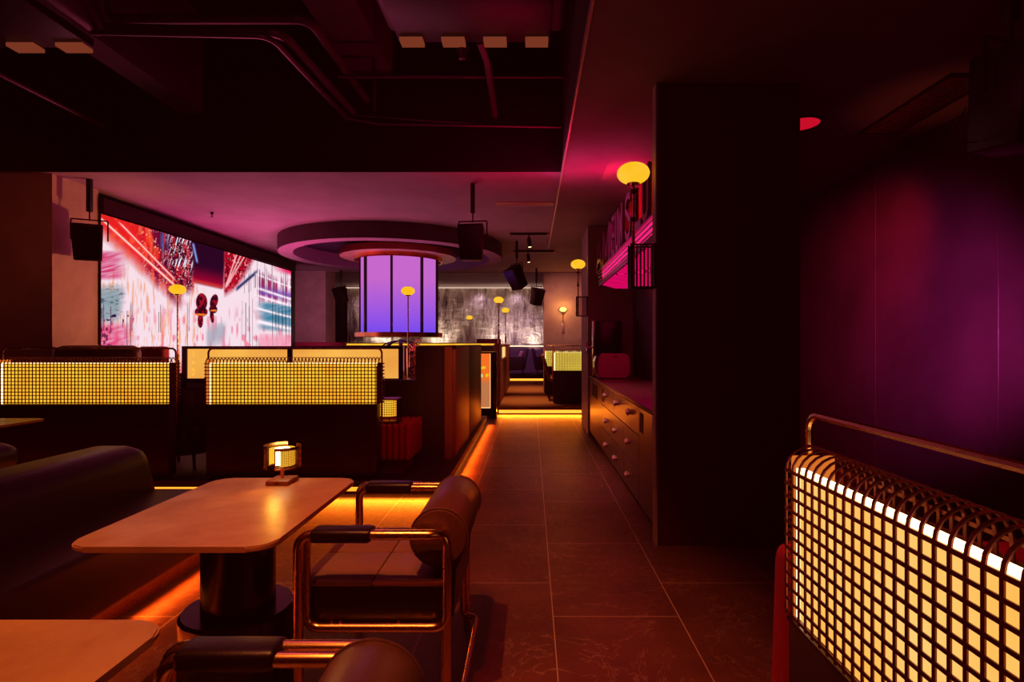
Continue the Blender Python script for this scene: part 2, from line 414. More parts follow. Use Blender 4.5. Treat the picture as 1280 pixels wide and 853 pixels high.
# ------------------------------------------------------------------ video wall
def video_wall():
    root = thing('video_wall', 'large video wall showing a blurred neon city', 'screen', (-4.83, 8.65, .9))
    nu, nv = 420, 210
    Y = np.linspace(6.2, 11.1, nu); Z = np.linspace(.9, 2.76, nv)
    YY, ZZ = np.meshgrid(Y, Z)
    x = VX-4.83*F/YY; y = VY-(ZZ-CZ)*F/YY            # picture layout, flat on the screen
    t = (x-126)/240.0
    top = 272+66*t
    v = (y-top)/np.maximum(430-top, 1)
    rs = np.random.RandomState(3)
    def sm(a, b, q): 
        s = np.clip((q-a)/(b-a), 0, 1); return s*s*(3-2*s)
    def noise2(fx, fy, px, py, seed):
        g = np.random.RandomState(seed).rand(64, 64)
        X = (px*fx) % 64; W = (py*fy) % 64
        i = X.astype(int); j = W.astype(int); a = X-i; b = W-j; a = a*a*(3-2*a); b = b*b*(3-2*b)
        i2 = (i+1) % 64; j2 = (j+1) % 64
        return (g[i, j]*(1-a)+g[i2, j]*a)*(1-b)+(g[i, j2]*(1-a)+g[i2, j2]*a)*b
    C = np.zeros(x.shape+(3,))
    def put(col, m):
        nonlocal C
        m = np.clip(m, 0, 1)[..., None]; C = C*(1-m)+np.array(col)*m
    C[:] = (.93, .84, .88)
    streak = noise2(.55, .05, x, y, 1)*.6+noise2(1.6, .12, x, y, 2)*.4
    hstr = noise2(.08, .7, x, y+.25*x, 5)
    put((1.0, .55, .28), sm(.55, .8, streak)*.55*sm(.25, .5, v)*(1-sm(235, 262, x)))
    put((.98, .30, .45), sm(.62, .85, noise2(.3, .09, x, y, 9))*.5*sm(.5, .9, v))
    # left facade: red above the neon lines
    l1 = 275+(x-128)*.905                # long neon line
    l2 = 279+(x-150)*1.03
    above = sm(14, -16, y-l1-16)
    up = above*(1-sm(214, 232, x))
    put((.90, .16, .16), up)
    put((.98, .40, .22), up*sm(.45, .75, noise2(.2, .1, x, y, 12))*.8)
    put((.45, .05, .24), up*sm(168, 200, x)*sm(.35, .6, noise2(.35, .06, x, y, 15)))
    put((.22, .04, .22), up*sm(185, 218, x)*sm(.4, .55, noise2(.8, .1, x, y, 18)))
    dots = (noise2(.9, .5, x, y, 21) > .8)
    put((1.0, .80, .7), up*dots*.75*sm(160, 185, x))
    put((.25, .40, .62), sm(196, 206, x)*(1-sm(226, 240, x))*sm(.55, .7, noise2(.5, .04, x, y, 23))*(1-sm(335, 360, y)))
    # tower left of the sky
    tw = sm(206, 216, x)*(1-sm(240, 245, x))*(1-sm(352, 372, y))
    put((.75, .08, .16), tw*.75)
    put((.24, .05, .20), tw*sm(.4, .6, noise2(.5, .05, x, y, 31))*.8)
    put((.10, .02, .12), tw*(noise2(.8, .7, x, y, 32) > .62)*.7)
    put((.88, .93, 1.0), tw*sm(.62, .75, noise2(.9, .07, x+.3*y, y, 33))*(1-sm(330, 350, y)))
    put((1, .88, .8), tw*(noise2(.9, .8, x, y, 35) > .82)*.9)
    # white neon lines
    for ln, w in ((l1, 1.5), (l2, 1.1)):
        d = np.abs(y-ln); msk = (1-sm(216, 222, x))*sm(-3, 3, y-top)
        put((1.0, .22, .25), np.exp(-(d/3.2)**2)*msk); put((1.0, .92, .85), np.exp(-(d/w)**2)*msk)
    # dark sky wedge
    left = 240+np.clip((y-300)/60, -1, 1)*3; right = 281-np.clip((y-330)/45, 0, 1)*4
    bot = 352+(x-240)*.22
    sky = sm(-2, 2, x-left)*sm(2, -2, x-right)*sm(3, -3, y-bot)
    put((.16, .04, .17), sky); put((.62, .03, .22), sky*sm(26, 2, bot-y)*.9); put((.95, .35, .2), sky*sm(6, 0, bot-y)*.8)
    put((.50, .68, .95), np.exp(-((x-243-(y-312)*.22)/1.4)**2)*sm(303, 306, y)*(1-sm(326, 331, y)))
    # right towers
    rt = sm(279, 282, x)*(1-sm(306, 318, x+.55*(y-330)))*(1-sm(358, 372, y+.6*(x-285)))
    put((.72, .06, .16), rt); put((.25, .03, .12), rt*(noise2(.6, .5, x, y, 41) > .62)*.7); put((1, .75, .75), rt*(noise2(.8, .35, x, y, 42) > .8)*.8)
    for k, (xa, sl) in enumerate(((283, -.62), (290, -.66), (299, -.72))):
        xl = 281+(362-y)*(.34+.13*k)
        put((1, .75, .75), np.exp(-((x-xl)/1.1)**2)*sm(300, 304, y)*(1-sm(356, 362, y)))
    dg = np.exp(-((y-(364-(x-293)*.86))/2.2)**2)*sm(294, 297, x)*(1-sm(318, 324, x)); put((.12, .2, .42), dg)
    # right violet and teal bands
    rr = sm(322, 326, x)
    put((.64, .22, .42), rr*sm(.1, .25, v)*(1-sm(.40, .52, v))*sm(.3, .6, noise2(.5, .03, x, y, 51)))
    put((.45, .32, .66), rr*np.exp(-((v-.36)/.06)**2)*.9)
    te = sm(318, 334, x)*sm(.46, .52, v)*(1-sm(.78, .86, v))
    put((.22, .52, .64), te*(.65+.35*hstr))
    for v0, w in ((.24, .012), (.40, .018), (.49, .018), (.645, .016), (.80, .03)):
        put((.98, .92, .95), np.exp(-((v-v0+(x-366)*-.0016)/w)**2)*sm(314, 326, x))
    put((.08, .06, .14), (noise2(1.4, .02, x, y, 55) > .80)*sm(300, 306, x)*.75)
    put((.98, .62, .72), rr*sm(.84, .95, v)*.8)
    put((.95, .12, .35), sm(336, 366, x)*(1-sm(.02, .1, v)))
    # pale blue road and left teal facade
    put((.62, .68, .74), sm(16, -4, np.abs(y-(424-(x-258)*.5))-6)*sm(255, 262, x)*(1-sm(276, 286, x))*sm(398, 408, y)*.8)
    tl = (1-sm(146, 160, x+.15*(y-370)))*sm(352, 366, y)*(1-sm(396, 408, y))
    put((.50, .62, .66), tl*(.55+.6*hstr)); put((.18, .24, .32), tl*(noise2(.15, .5, x, y, 61) > .8)*.6)
    put((.16, .10, .30), (noise2(.3, .2, x, y, 63) > .84)*(1-sm(166, 172, x))*sm(388, 394, y)*(1-sm(404, 412, y)))
    bl = (1-sm(140, 176, x))*sm(400, 412, y)
    put((.86, .20, .44), bl*.7*(.5+.8*hstr)); put((.28, .05, .26), (1-sm(136, 142, x))*sm(398, 402, y)*(noise2(.3, .25, x, y, 66) > .6)*.7)
    mg = (1-sm(138, 162, x))*sm(312, 318, y)*(1-sm(344, 352, y))
    put((.80, .18, .40), mg*.8*(.4+hstr))
    put((.14, .05, .16), (noise2(1.8, .015, x, y, 68) > .86)*(1-sm(236, 242, x))*sm(375, 385, y)*.7)
    # two dark rounded vehicle-like shapes in the street
    def blob(cx, cy, rx, ry, rot=0):
        c, s = math.cos(rot), math.sin(rot); a = (x-cx)*c+(y-cy)*s; b = -(x-cx)*s+(y-cy)*c
        return sm(1.15, .85, (a/rx)**2+(b/ry)**2)
    bk = np.maximum.reduce([blob(252, 378, 7, 11), blob(251.5, 390, 8, 6), blob(250.5, 401, 3.4, 9), blob(267.5, 377, 4.8, 9, .25), blob(266.5, 387, 5.2, 5), blob(265, 396, 2.5, 8, -.1)])
    put((.22, .02, .12), bk); put((.62, .10, .16), bk*sm(.5, .8, noise2(.5, .3, x, y, 71)))
    put((1.0, .55, .2), np.maximum(blob(251, 393.5, 8, 1.3), blob(267, 388.5, 4.5, 1.1))*.95)
    C = np.clip(C, 0, 1); L = np.where(C <= .04045, C/12.92, ((C+.055)/1.055)**2.4)
    L = L*np.where(L.min(-1, keepdims=True) > .6, 1.1, 1.0)
    me = bpy.data.meshes.new('picture')
    co = np.stack([np.zeros_like(YY), YY-8.65, ZZ-.9], -1).reshape(-1, 3)
    idx = np.arange(nu*nv).reshape(nv, nu)
    q = np.stack([idx[:-1, :-1], idx[:-1, 1:], idx[1:, 1:], idx[1:, :-1]], -1).reshape(-1, 4)
    me.from_pydata(co.tolist(), [], q.tolist())
    ca = me.color_attributes.new('picture', 'FLOAT_COLOR', 'POINT')
    flat = np.concatenate([L.reshape(-1, 3), np.ones((nu*nv, 1))], 1).astype(np.float32).ravel()
    ca.data.foreach_set('color', flat)
    me.materials.append(M['video'])
    o = bpy.data.objects.new('picture', me); COL.objects.link(o); o.parent = root
    obj('screen_back', B(-.12, -.01, -2.45, 2.45, 0, 1.87), 'black_metal', root)
video_wall()

# ------------------------------------------------------------------ lamp partitions
def lamp_screen(label, loc, rz, dif='diffuser', group='woven lamp partitions'):
    W = 1.56
    t = thing('lamp_partition', label, 'partition', loc, rz, group)
    d = .12; zb, zt = .648, .995; za = 1.052
    obj('base_panel', lambda bm: (box(bm, .03, W-.05, .004, d-.004, .02, zb-.012, .006), box(bm, .05, W-.07, .03, d-.03, 0, .03)), 'base_panel', t)
    obj('base_trim', lambda bm: box(bm, .03, W-.05, 0, d, zb-.014, zb-.004, .002), 'dark_metal', t)
    lb = obj('light_panel', B(.062, W-.062, .018, .032, zb, zt), dif, t, smooth=False)
    obj('light_panel_edge', lambda bm: prism(bm, [(.048, zb), (.061, zb), (.061, zt-.001), (W-.05, zt-.001), (W-.05, zt+.008), (.048, zt+.008)], .016, .034, 'y'), 'hot_edge', lb, smooth=False)
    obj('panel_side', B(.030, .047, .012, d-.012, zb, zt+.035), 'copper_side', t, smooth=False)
    obj('panel_side', B(W-.047, W-.030, .012, d-.012, zb, zt+.01), 'wire', t, smooth=False)
    obj('panel_back', B(.048, W-.048, .070, d-.012, zb, zt-.03), 'copper_dull', t, smooth=False)
    def grid(bm):
        n = 50; r = d/2; zc = za-r*.95
        for i in range(n):
            xx = .03+(W-.06)*i/(n-1)
            P = [(xx, 0, zb)]
            P += [(xx, r-r*math.cos(PI*k/10), zc+r*.95*math.sin(PI*k/10)) for k in range(11)]
            P += [(xx, d, zb)]
            ribbon(bm, P, (1, 0, 0), .0075, .003)
        nr = 12; e = .035
        for j in range(nr):
            zz = zb+.012+(zt-zb-.010)*j/(nr-1)
            P = []
            for k in range(9): P.append((W-e*.9+e*.9*math.sin(PI*k/8), r-(r+.003)*math.cos(PI*k/8), zz))
            for k in range(9): P.append((e*.9-e*.9*math.sin(PI*k/8), r+(r+.003)*math.cos(PI*k/8), zz))
            ribbon(bm, P, (0, 0, 1), .0075, .003, closed=True)
    obj('wire_grid', grid, 'wire', t, smooth=False)
    obj('top_rail', lambda bm: tube(bm, [(.02, d/2, .45), (.02, d/2, 1.129), (W-.02, d/2, 1.129), (W-.02, d/2, .45)], .0085, .04, 8), 'copper_tube', t)
    return t
LS = lamp_screen('woven amber lamp partition at the far left, cut by the photo edge', (-4.655, 4.78, ZP), 0)
LB = dup(LS, 'woven amber lamp partition in the middle left, directly behind the lamp on the table', (-2.85, 4.78, ZP))
LC = dup(LS, 'small distant woven amber lamp partition at the right end of the carpeted aisle', (.40, 10.75, ZP))
LD = dup(LS, 'farthest woven lamp partition, a yellow sliver behind the aisle chairs', (.28, 12.8, ZP))
LR = lamp_screen('large woven amber lamp partition in the right foreground', (.617, 1.365, 0), -PI/2, 'diffuser_pale')
for o, mat in ((LC, 'diffuser_lime'), (LD, 'diffuser_lime')):
    for k in kids(o):
        if k.name.startswith('light_panel'):
            k.data = k.data.copy(); k.data.materials[0] = M[mat]

# ------------------------------------------------------------------ orb lamps
def orb_parts(t, z, R, hot=False, off=(0, 0)):
    def shade(bm):
        prof = [(R*.42*(1 if k == 0 else 1), z-R*.62) if k == 0 else (max(R*math.cos(a), 0 if k == 16 else 1e-3), z+R*.66*math.sin(a)) for k, a in ((k, -1.22+(PI/2+1.22)*k/16) for k in range(17))]
        prof[-1] = (0, prof[-1][1]); lathe(bm, prof, 28, (off[0], off[1], 0))
    obj('orb_shade', shade, 'orb_hot' if hot else 'orb', t)
    obj('orb_cap', lambda bm: cyl(bm, (off[0], off[1], z-R*.80), R*.40, R*.2, 20), 'copper_tube', t)
    obj('finial', lambda bm: cyl(bm, (off[0], off[1], z+R*.63), R*.08, R*.12, 10), 'dark_metal', t)
def floor_lamp(label, loc, h, R, sleeve=.55, base=True):
    t = thing('orb_floor_lamp', label, 'lamp', loc, 0, 'amber orb lamps on tall stems')
    orb_parts(t, h, R)
    obj('stem', lambda bm: cyl(bm, (0, 0, .01), .009, h-R*.75, 12), 'copper_tube', t)
    obj('stem_sleeve', lambda bm: cyl(bm, (0, 0, .01), .02, (h-R)*sleeve, 14), 'copper_tube', t)
    obj('base', lambda bm: lathe(bm, [(0, 0), (.11, 0), (.11, .012), (.03, .02), (0, .02)] if base else [(0, 0), (.035, 0), (.035, .008), (0, .008)], 28), 'dark_metal', t)
    return t
def at(px, Y): return (px-VX)*Y/F
floor_lamp('amber orb floor lamp in front of the video wall', (at(222, 6.6), 6.6, ZP), 1.95-ZP, .092, .60)
floor_lamp('amber orb floor lamp in front of the violet column', (at(510, 7.3), 7.3, ZP), 2.0-ZP, .09, .62)
floor_lamp('taller of two orb lamps rising from the low wood partition, nearer one', (at(624, 10.5)-.01, 10.5, 1.295), 2.135-1.295, .097, .3, False)
floor_lamp('smaller orb lamp on the low wood partition, farther one', (at(633, 13.0)-.02, 13.0, 1.295), 2.09-1.295, .092, .3, False)
floor_lamp('distant orb floor lamp before the silver wall', (at(587, 17.0), 17.0, ZP), 2.11-ZP, .10, .5)
# sconces on the right
def sconce(label, loc, cage_h=.275):
    # origin at the wall face, the cage projects towards -x
    t = thing('caged_wall_lamp', label, 'wall lamp', loc, 0, 'caged orb wall lamps')
    w = .155
    def cage(bm):
        for zz in (0, cage_h):
            tube(bm, [(-w, -.045, zz), (-.004, -.045, zz), (-.004, .045, zz), (-w, .045, zz)], .006, 0, 6, True)
        for xx, yy in ((-w, -.045), (-w, .045), (-.004, -.045), (-.004, .045)):
            box(bm, xx-.008, xx+.008, yy-.008, yy+.008, -.006, cage_h+.006)
    obj('cage_frame', cage, 'dark_metal', t)
    obj('cage_bars', lambda bm: [box(bm, -w+.028+i*.024, -w+.034+i*.024, yy-.003, yy+.003, 0, cage_h) for i in range(5) for yy in (-.045, .045)], 'white_metal', t)
    obj('stem', lambda bm: tube(bm, [(-w+.02, 0, -.005), (-w+.02, 0, .72)], .011, 0, 12), 'copper_tube', t)
    for zj in (.43, .61): obj('stem_joint', lambda bm: cyl(bm, (-w+.02, 0, zj), .017, .028, 14), 'dark_metal', t)
    orb_parts(t, .745, .106, off=(-w+.02, 0))
    return t
S1 = sconce('caged orb wall lamp on the dark wall block, largest and nearest orb', (.80, 3.595, 1.665))
S2 = dup(S1, 'caged orb wall lamp on the narrow wall end past the drinks niche', (.81, 7.95, 1.70))
t = thing('pillar_wall_lamp', 'small bright orb wall lamp on the far right grey pillar', 'wall lamp', (at(704, 13.3), 13.4, 1.6))
obj('mounting_plate', B(-.03, .03, -.05, 0, -.02, .20, .005), 'white_metal', t)
obj('stem', lambda bm: tube(bm, [(0, -.06, .18), (0, -.06, .50)], .008), 'copper_tube', t)
orb_parts(t, .53, .085, True, (0, -.06))

# ------------------------------------------------------------------ hanging speakers
def speaker(label, loc, drop, rz, tilt=0):
    # loc = speaker centre
    t = thing('hanging_speaker', label, 'speaker', loc, 0, 'black hanging speakers')
    Rm = Matrix.Rotation(rz, 4, 'Z') @ Matrix.Rotation(tilt, 4, 'X')
    def body(bm):
        # tapered trapezoid cabinet, front towards -y
        top = [(-.14, -.12), (.14, -.12), (.10, .12), (-.10, .12)]
        a = [bm.verts.new((x, y, .19)) for x, y in top]
        b = [bm.verts.new((x*.86, y*.86-.01, -.19)) for x, y in top]
        bm.faces.new(a); bm.faces.new(b[::-1])
        for i in range(4): bm.faces.new((a[i], a[(i+1) % 4], b[(i+1) % 4], b[i]))
        bmesh.ops.bevel(bm, geom=list(bm.edges), offset=.012, segments=2, affect='EDGES', profile=.5)
        bm.transform(Rm)
    obj('cabinet', body, 'black_metal', t)
    def grille(bm):
        vs = [bm.verts.new(p) for p in ((-.118, -.1225, .165), (.118, -.1225, .165), (.100, -.1165, -.165), (-.100, -.1165, -.165))]
        g = bm.faces.new(vs); r = bmesh.ops.extrude_face_region(bm, geom=[g]); bmesh.ops.translate(bm, vec=(0, -.006, 0), verts=[v for v in r['geom'] if isinstance(v, bmesh.types.BMVert)])
        bm.transform(Rm)
    obj('grille', grille, 'black_gloss', t, smooth=False)
    def br(bm):
        tube(bm, [(-.155, 0, .02), (-.155, 0, .235), (.155, 0, .235), (.155, 0, .02)], .007, .01, 8); bm.transform(Matrix.Rotation(rz, 4, 'Z'))
    obj('yoke_bracket', br, 'dark_metal', t)
    obj('drop_rod', lambda bm: (box(bm, -.022, .022, -.022, .022, .32, drop, .003), cyl(bm, (0, 0, .225), .007, .12, 8)), 'black_metal', t)
    return t
def ctr(px, py, Y): return ((px-VX)*Y/F, Y, CZ-(py-VY)*Y/F)
def spk(label, px, py, Y, rz, tilt=0, ceil=CH):
    c = ctr(px, py, Y); return speaker(label, c, ceil-c[2], rz, tilt)
spk('black speaker hanging in front of the left grey pillar', 112, 303, 5.80, math.radians(28), .16)
spk('black speaker hanging before the white ring of the column', 591, 304, 5.95, math.radians(-8), .05)
spk('black tilted speaker hanging under the short ceiling track', 646, 347, 9.3, math.radians(-50), .55)
spk('small dark speaker hanging beside the far right pillar', 670.5, 371, 12.6, math.radians(42), .3)
spk('small dark speaker hanging beside the far left pillar past the video wall', 426.5, 369, 13.0, math.radians(-35), .35)
t6 = spk('big shadowed speaker hanging at the top right corner', 1264, 128, 2.2, math.radians(20), .12, SH)
obj('cable', lambda bm: tube(bm, [(-.14, .05, .0), (-.20, .02, -.08), (-.24, 0, -.14), (-.20, 0, -.16), (-.12, .02, -.15)], .003, .03, 6), 'pipe', t6)

# ------------------------------------------------------------------ ceiling ring and violet column
RC = (-2.37, 9.6)
t = thing('ceiling_ring', 'wide suspended ring round the top of the violet column', 'ceiling ring', (RC[0], RC[1], 2.79))
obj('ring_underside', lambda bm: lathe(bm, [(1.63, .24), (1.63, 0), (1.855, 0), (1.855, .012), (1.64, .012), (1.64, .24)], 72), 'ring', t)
obj('ring_band', lambda bm: lathe(bm, [(1.845, .012), (1.862, .002), (1.862, .24), (1.845, .24)], 72), 'ring_shaded', t)
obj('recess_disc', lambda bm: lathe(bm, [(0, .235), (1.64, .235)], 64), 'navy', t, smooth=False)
t = thing('glowing_column', 'hanging violet light column with copper rims', 'light column', (-2.30, RC[1], 1.42))
def pan(a0, a1): return lambda bm: lathe(bm, [(.635, .07), (.635, 1.38)], 14, arc=(a0, a1))
for k in range(8):
    a = math.radians(3+45*k)
    obj('glow_panel', pan(a+.03, a+PI/4-.03), 'column', t)
    obj('mullion', lambda bm: (box(bm, -.03, .012, -.013, .013, .06, 1.38), bm.transform(Matrix.Translation((.665*math.cos(a), .665*math.sin(a), 0)) @ Matrix.Rotation(a, 4, 'Z'))), 'black_metal', t, smooth=False)
obj('bottom_rim', lambda bm: lathe(bm, [(0, 0), (.75, 0), (.75, .07), (0, .07)], 64), 'copper', t)
obj('top_collar', lambda bm: (lathe(bm, [(0, 1.37), (.98, 1.37), (.98, 1.40), (0, 1.40)], 64)), 'collar', t)
obj('collar_band', lambda bm: lathe(bm, [(.985, 1.365), (.995, 1.365), (.995, 1.47), (.985, 1.47)], 64), 'copper', t)
obj('collar_lower_band', lambda bm: lathe(bm, [(.72, 1.30), (.745, 1.30), (.745, 1.37), (.72, 1.37)], 64), 'copper', t)
obj('core', lambda bm: cyl(bm, (0, 0, .06), .55, 1.4, 40), 'black_metal', t)
obj('hanger', lambda bm: cyl(bm, (0, 0, 1.40), .30, .20, 32), 'black_metal', t)
# column material uses object z; panels are in local coordinates
cm = M['column']
for n in cm.node_tree.nodes:
    if n.type == 'MAP_RANGE': n.inputs[1].default_value = .05; n.inputs[2].default_value = .95

# domed frame under the column with a copper coil sculpture and white chairs
t = thing('domed_frame', 'dark copper domed frame of curved ribs under the violet column', 'frame', (at(501, 8.6), 8.6, ZP))
for k in range(8):
    a = 2*PI*k/8+.2
    obj('rib', lambda bm: ribbon(bm, [(.42*math.sin(q)*math.cos(a), .42*math.sin(q)*math.sin(a), .90+.32*math.cos(q)) for q in [i*PI/2/10 for i in range(11)]]+[(.42*math.cos(a), .42*math.sin(a), .86)], (-math.sin(a), math.cos(a), 0), .035, .02), 'dark_metal', t)
obj('hoop', lambda bm: tube(bm, [(.42*math.cos(i*PI/16), .42*math.sin(i*PI/16), .86) for i in range(32)], .02, 0, 8, True), 'dark_metal', t)
obj('centre_post', lambda bm: cyl(bm, (0, 0, 0), .03, 1.24, 12), 'dark_metal', t)
obj('plinth', lambda bm: cyl(bm, (0, 0, 0), .46, .62, 40), 'base_panel', t)
def f(bm):
    r = random.Random(4)
    cyl(bm, (0, 0, 0), .06, .1, 16); cyl(bm, (0, 0, .1), .008, .5, 8)
    for k in range(16):
        m = Matrix.Translation((r.uniform(-.06, .06), r.uniform(-.05, .05), .14+.03*k)) @ Matrix.Rotation(r.uniform(0, 6), 4, 'Z') @ Matrix.Rotation(r.uniform(.3, 1.3), 4, 'X')
        R_ = r.uniform(.03, .06)
        tube(bm, [m @ Vector((R_*math.cos(i*PI/9), R_*math.sin(i*PI/9), 0)) for i in range(18)], .006, 0, 6, True)
tag(obj('copper_coil_sculpture', f, 'copper'), 'glinting copper coil ornament behind the low divider, right of the lamp stem', 'ornament').location = (at(518.5, 7.9), 7.9, .72)
tag(obj('ornament_stand', lambda bm: (box(bm, -.13, .13, -.13, .13, .0, .59, .005)), 'base_panel'), 'dark square stand under the copper coil ornament', 'stand').location = (at(518.5, 7.9), 7.9, ZP)
def lounge(label, px, Y):
    t = thing('white_lounge_chair', label, 'chair', (at(px, Y), Y, ZP), 0, 'white chairs behind the divider')
    obj('backrest', lambda bm: lathe(bm, [(.16, .40), (.17, .60), (.165, .70), (.15, .745), (.13, .70), (.135, .60), (.13, .40)], 16, arc=(PI*1.08, PI*1.92)), 'white_metal', t)
    obj('seat', lambda bm: lathe(bm, [(0, .38), (.17, .38), (.18, .41), (.17, .44), (0, .44)], 24), 'white_metal', t)
    for k in range(4):
        a = PI/4+k*PI/2
        obj('leg', lambda bm: tube(bm, [(.12*math.cos(a), .12*math.sin(a), .39), (.16*math.cos(a), .16*math.sin(a), 0)], .011, 0, 8), 'dark_metal', t)
lounge('white round-backed chair left of the lamp stem behind the divider', 503, 7.5)
lounge('white round-backed chair right of the lamp stem behind the divider', 523, 7.0)

# ------------------------------------------------------------------ ceiling fittings
def ztrack(label, x0, x1, Y, rods):
    t = thing('lighting_track', label, 'lighting track', ((x0+x1)/2, Y, CH-.035), 0)
    obj('rail', lambda bm: box(bm, x0, x1, Y-.018, Y+.018, CH-.035, CH, .003), 'black_metal', t, True)
    for xe in (x0-.03, x1): obj('end_cap', B(xe, xe+.03, Y-.02, Y+.02, CH-.037, CH), 'copper_tube', t, True)
    return t
ztrack('faint lighting track on the ceiling left of the metal edge, nearer one', at(638, 8.6), at(684, 8.6), 8.6, 0)
ztrack('dark lighting track on the ceiling above the tilted speaker', at(643, 10.2), at(692, 10.2), 10.2, 0)
def spot(label, px, Y):
    t = thing('track_spotlight', label, 'spotlight', (at(px, Y), Y, CH-.04), 0, 'black track spotlights')
    obj('stem', lambda bm: cyl(bm, (0, 0, -.05), .012, .05, 10), 'black_metal', t)
    m = Matrix.Translation((0, 0, -.05)) @ Matrix.Rotation(-.12, 4, 'Y')
    obj('barrel', lambda bm: (cyl(bm, (0, 0, -.13), .03, .14, 18), bm.transform(m)), 'black_metal', t)
    obj('lens', lambda bm: (cyl(bm, (0, 0, -.136), .024, .006, 18), bm.transform(m)), 'led_white', t)
spot('black spotlight on the nearer ceiling track', 661, 8.6)
spot('black spotlight on the track by the tilted speaker', 660, 10.2)
t = thing('air_diffuser', 'slim linear air slot in the low ceiling beside the metal edge', 'vent', (at(657, 6.8), 6.8, CH))
obj('frame', lambda bm: [box(bm, at(621, 6.8), .28, 6.8+a, 6.8+b, CH-.012, CH) for a, b in ((-.07, -.045), (.045, .07), (-.012, .012))], 'collar', t, True)
obj('slot', B(at(623, 6.8), .28, 6.75, 6.85, CH-.004, CH), 'black_metal', t, True)
t = thing('sprinkler_head', 'small dark sprinkler head on the ceiling near the video wall', 'sprinkler', (at(265, 7.25), 7.25, CH))
obj('body', lambda bm: (cyl(bm, (0, 0, -.03), .018, .03, 12), cyl(bm, (0, 0, -.06), .006, .03, 8)), 'black_metal', t)
obj('deflector', lambda bm: cyl(bm, (0, 0, -.064), .02, .004, 12), 'black_metal', t)
# right side ceiling
t = thing('red_downlight', 'round red downlight half hidden by the dark wall block', 'downlight', (2.05, 4.2, SH))
obj('lens', lambda bm: cyl(bm, (0, 0, -.008), .135, .008, 40), 'red_spot', t)
obj('rim', lambda bm: lathe(bm, [(.135, 0), (.135, -.012), (.15, -.012), (.15, 0)], 40), 'black_metal', t)
t = thing('louvre_vent', 'slatted bronze ceiling vent over the right corridor', 'vent', (2.76, 3.9, SH))
obj('frame', lambda bm: [box(bm, *q, SH-.012, SH) for q in ((2.60, 2.62, 3.42, 4.40), (2.90, 2.92, 3.42, 4.40), (2.60, 2.92, 3.42, 3.44), (2.60, 2.92, 4.38, 4.40))], 'black_metal', t, True)
obj('slats', lambda bm: [box(bm, 2.62, 2.90, 3.45+i*.037, 3.45+i*.037+.016, SH-.014, SH-.004) for i in range(25)], 'copper_tube', t, True)

# open ceiling services
def pipe(label, pts, r, f=.12):
    tag(obj('ceiling_pipe', lambda bm: tube(bm, pts, r, f, 10), 'pipe'), label, 'pipe', 'pipes under the open ceiling')
zc = 3.57
pipe('thickest conduit bending under the open ceiling, upper of the bundle', [(-3.5, 4.35, 3.86), (-1.75, 4.35, 3.86), (-1.62, 5.44, 3.70)], .038)
pipe('middle conduit bending under the open ceiling', [(-3.45, 4.22, 3.72), (-1.90, 4.22, 3.68), (-1.74, 5.42, 3.56)], .036)
pipe('lowest conduit bending under the open ceiling', [(-3.35, 4.14, 3.64), (-1.96, 4.14, 3.61), (-1.80, 5.40, 3.50)], .022)
pipe('long thin pipe along the bulkhead, lower of the pair', [(-1.80, 5.38, 3.50), (-1.50, 5.42, 3.46), (.30, 5.44, 3.44)], .016, .05)
pipe('long thin pipe along the bulkhead, upper of the pair', [(-1.80, 5.40, 3.54), (-1.2, 5.46, 3.52), (-.2, 5.46, 3.46), (.30, 5.47, 3.46)], .012, .05)
pipe('straight pipe below the open ceiling, crossing right of the concrete beam', [(-1.75, 5.0, 3.72), (.30, 5.0, 3.72)], .016)
pipe('short pipe running toward the bulkhead at the far left', [(-4.27, 1.5, 3.46), (-4.25, 5.5, 3.46)], .022)
pipe('thin dropper pipe beside the concrete beam', [(-1.48, 5.2, 4.0), (-1.48, 5.2, 3.50)], .018)
pipe('bent drain pipe hanging below the right air unit', [(-.40, 4.30, 3.66), (-.36, 4.55, 3.62), (-.36, 5.5, 3.55)], .032)
def fan_unit(label, x0, x1, Y, z, n, lab2=None):
    t = thing('ceiling_air_unit', label, 'air unit', ((x0+x1)/2, Y, z+.30), 0, 'air units under the open ceiling')
    obj('casing', lambda bm: (box(bm, x0-.10, x1+.12, Y-.75, Y+.02, z+.10, z+.62, .05, 3)), 'duct', t, True)
    obj('outlet_hood', lambda bm: box(bm, x0-.02, x1+.02, Y-.60, Y+.02, z+.03, z+.10, .01), 'black_metal', t, True)
    w = (x1-x0)/(n+ (n-1)*.82)
    for i in range(n):
        a = x0+i*w*1.82
        obj('self_lit_louvre', lambda bm: [box(bm, a, a+w, Y-.07+k*.022, Y-.055+k*.022, z, z+.028) for k in range(5)], 'louver_lit', t, True, smooth=False)
fan_unit('wrapped air unit with four copper-lit louvres, right of the pipes', -1.0, .13, 4.25, 3.60, 4)
fan_unit('wrapped air unit with lit louvres at the top left corner', -4.3, -3.36, 4.2, 3.53, 3)
pipe('fat round duct above the left air unit', [(-6, 3.6, 4.05), (-4.2, 3.6, 4.10), (-3.7, 3.6, 4.35)], .28, .5)
t = thing('ceiling_bullet_camera', 'small drooping dark fitting below the right air unit', 'fitting', (-.54, 4.32, 3.62))
obj('body', lambda bm: lathe(bm, [(0, -.10), (.025, -.09), (.04, -.03), (.055, .0), (.0, .0)], 16), 'pipe', t)

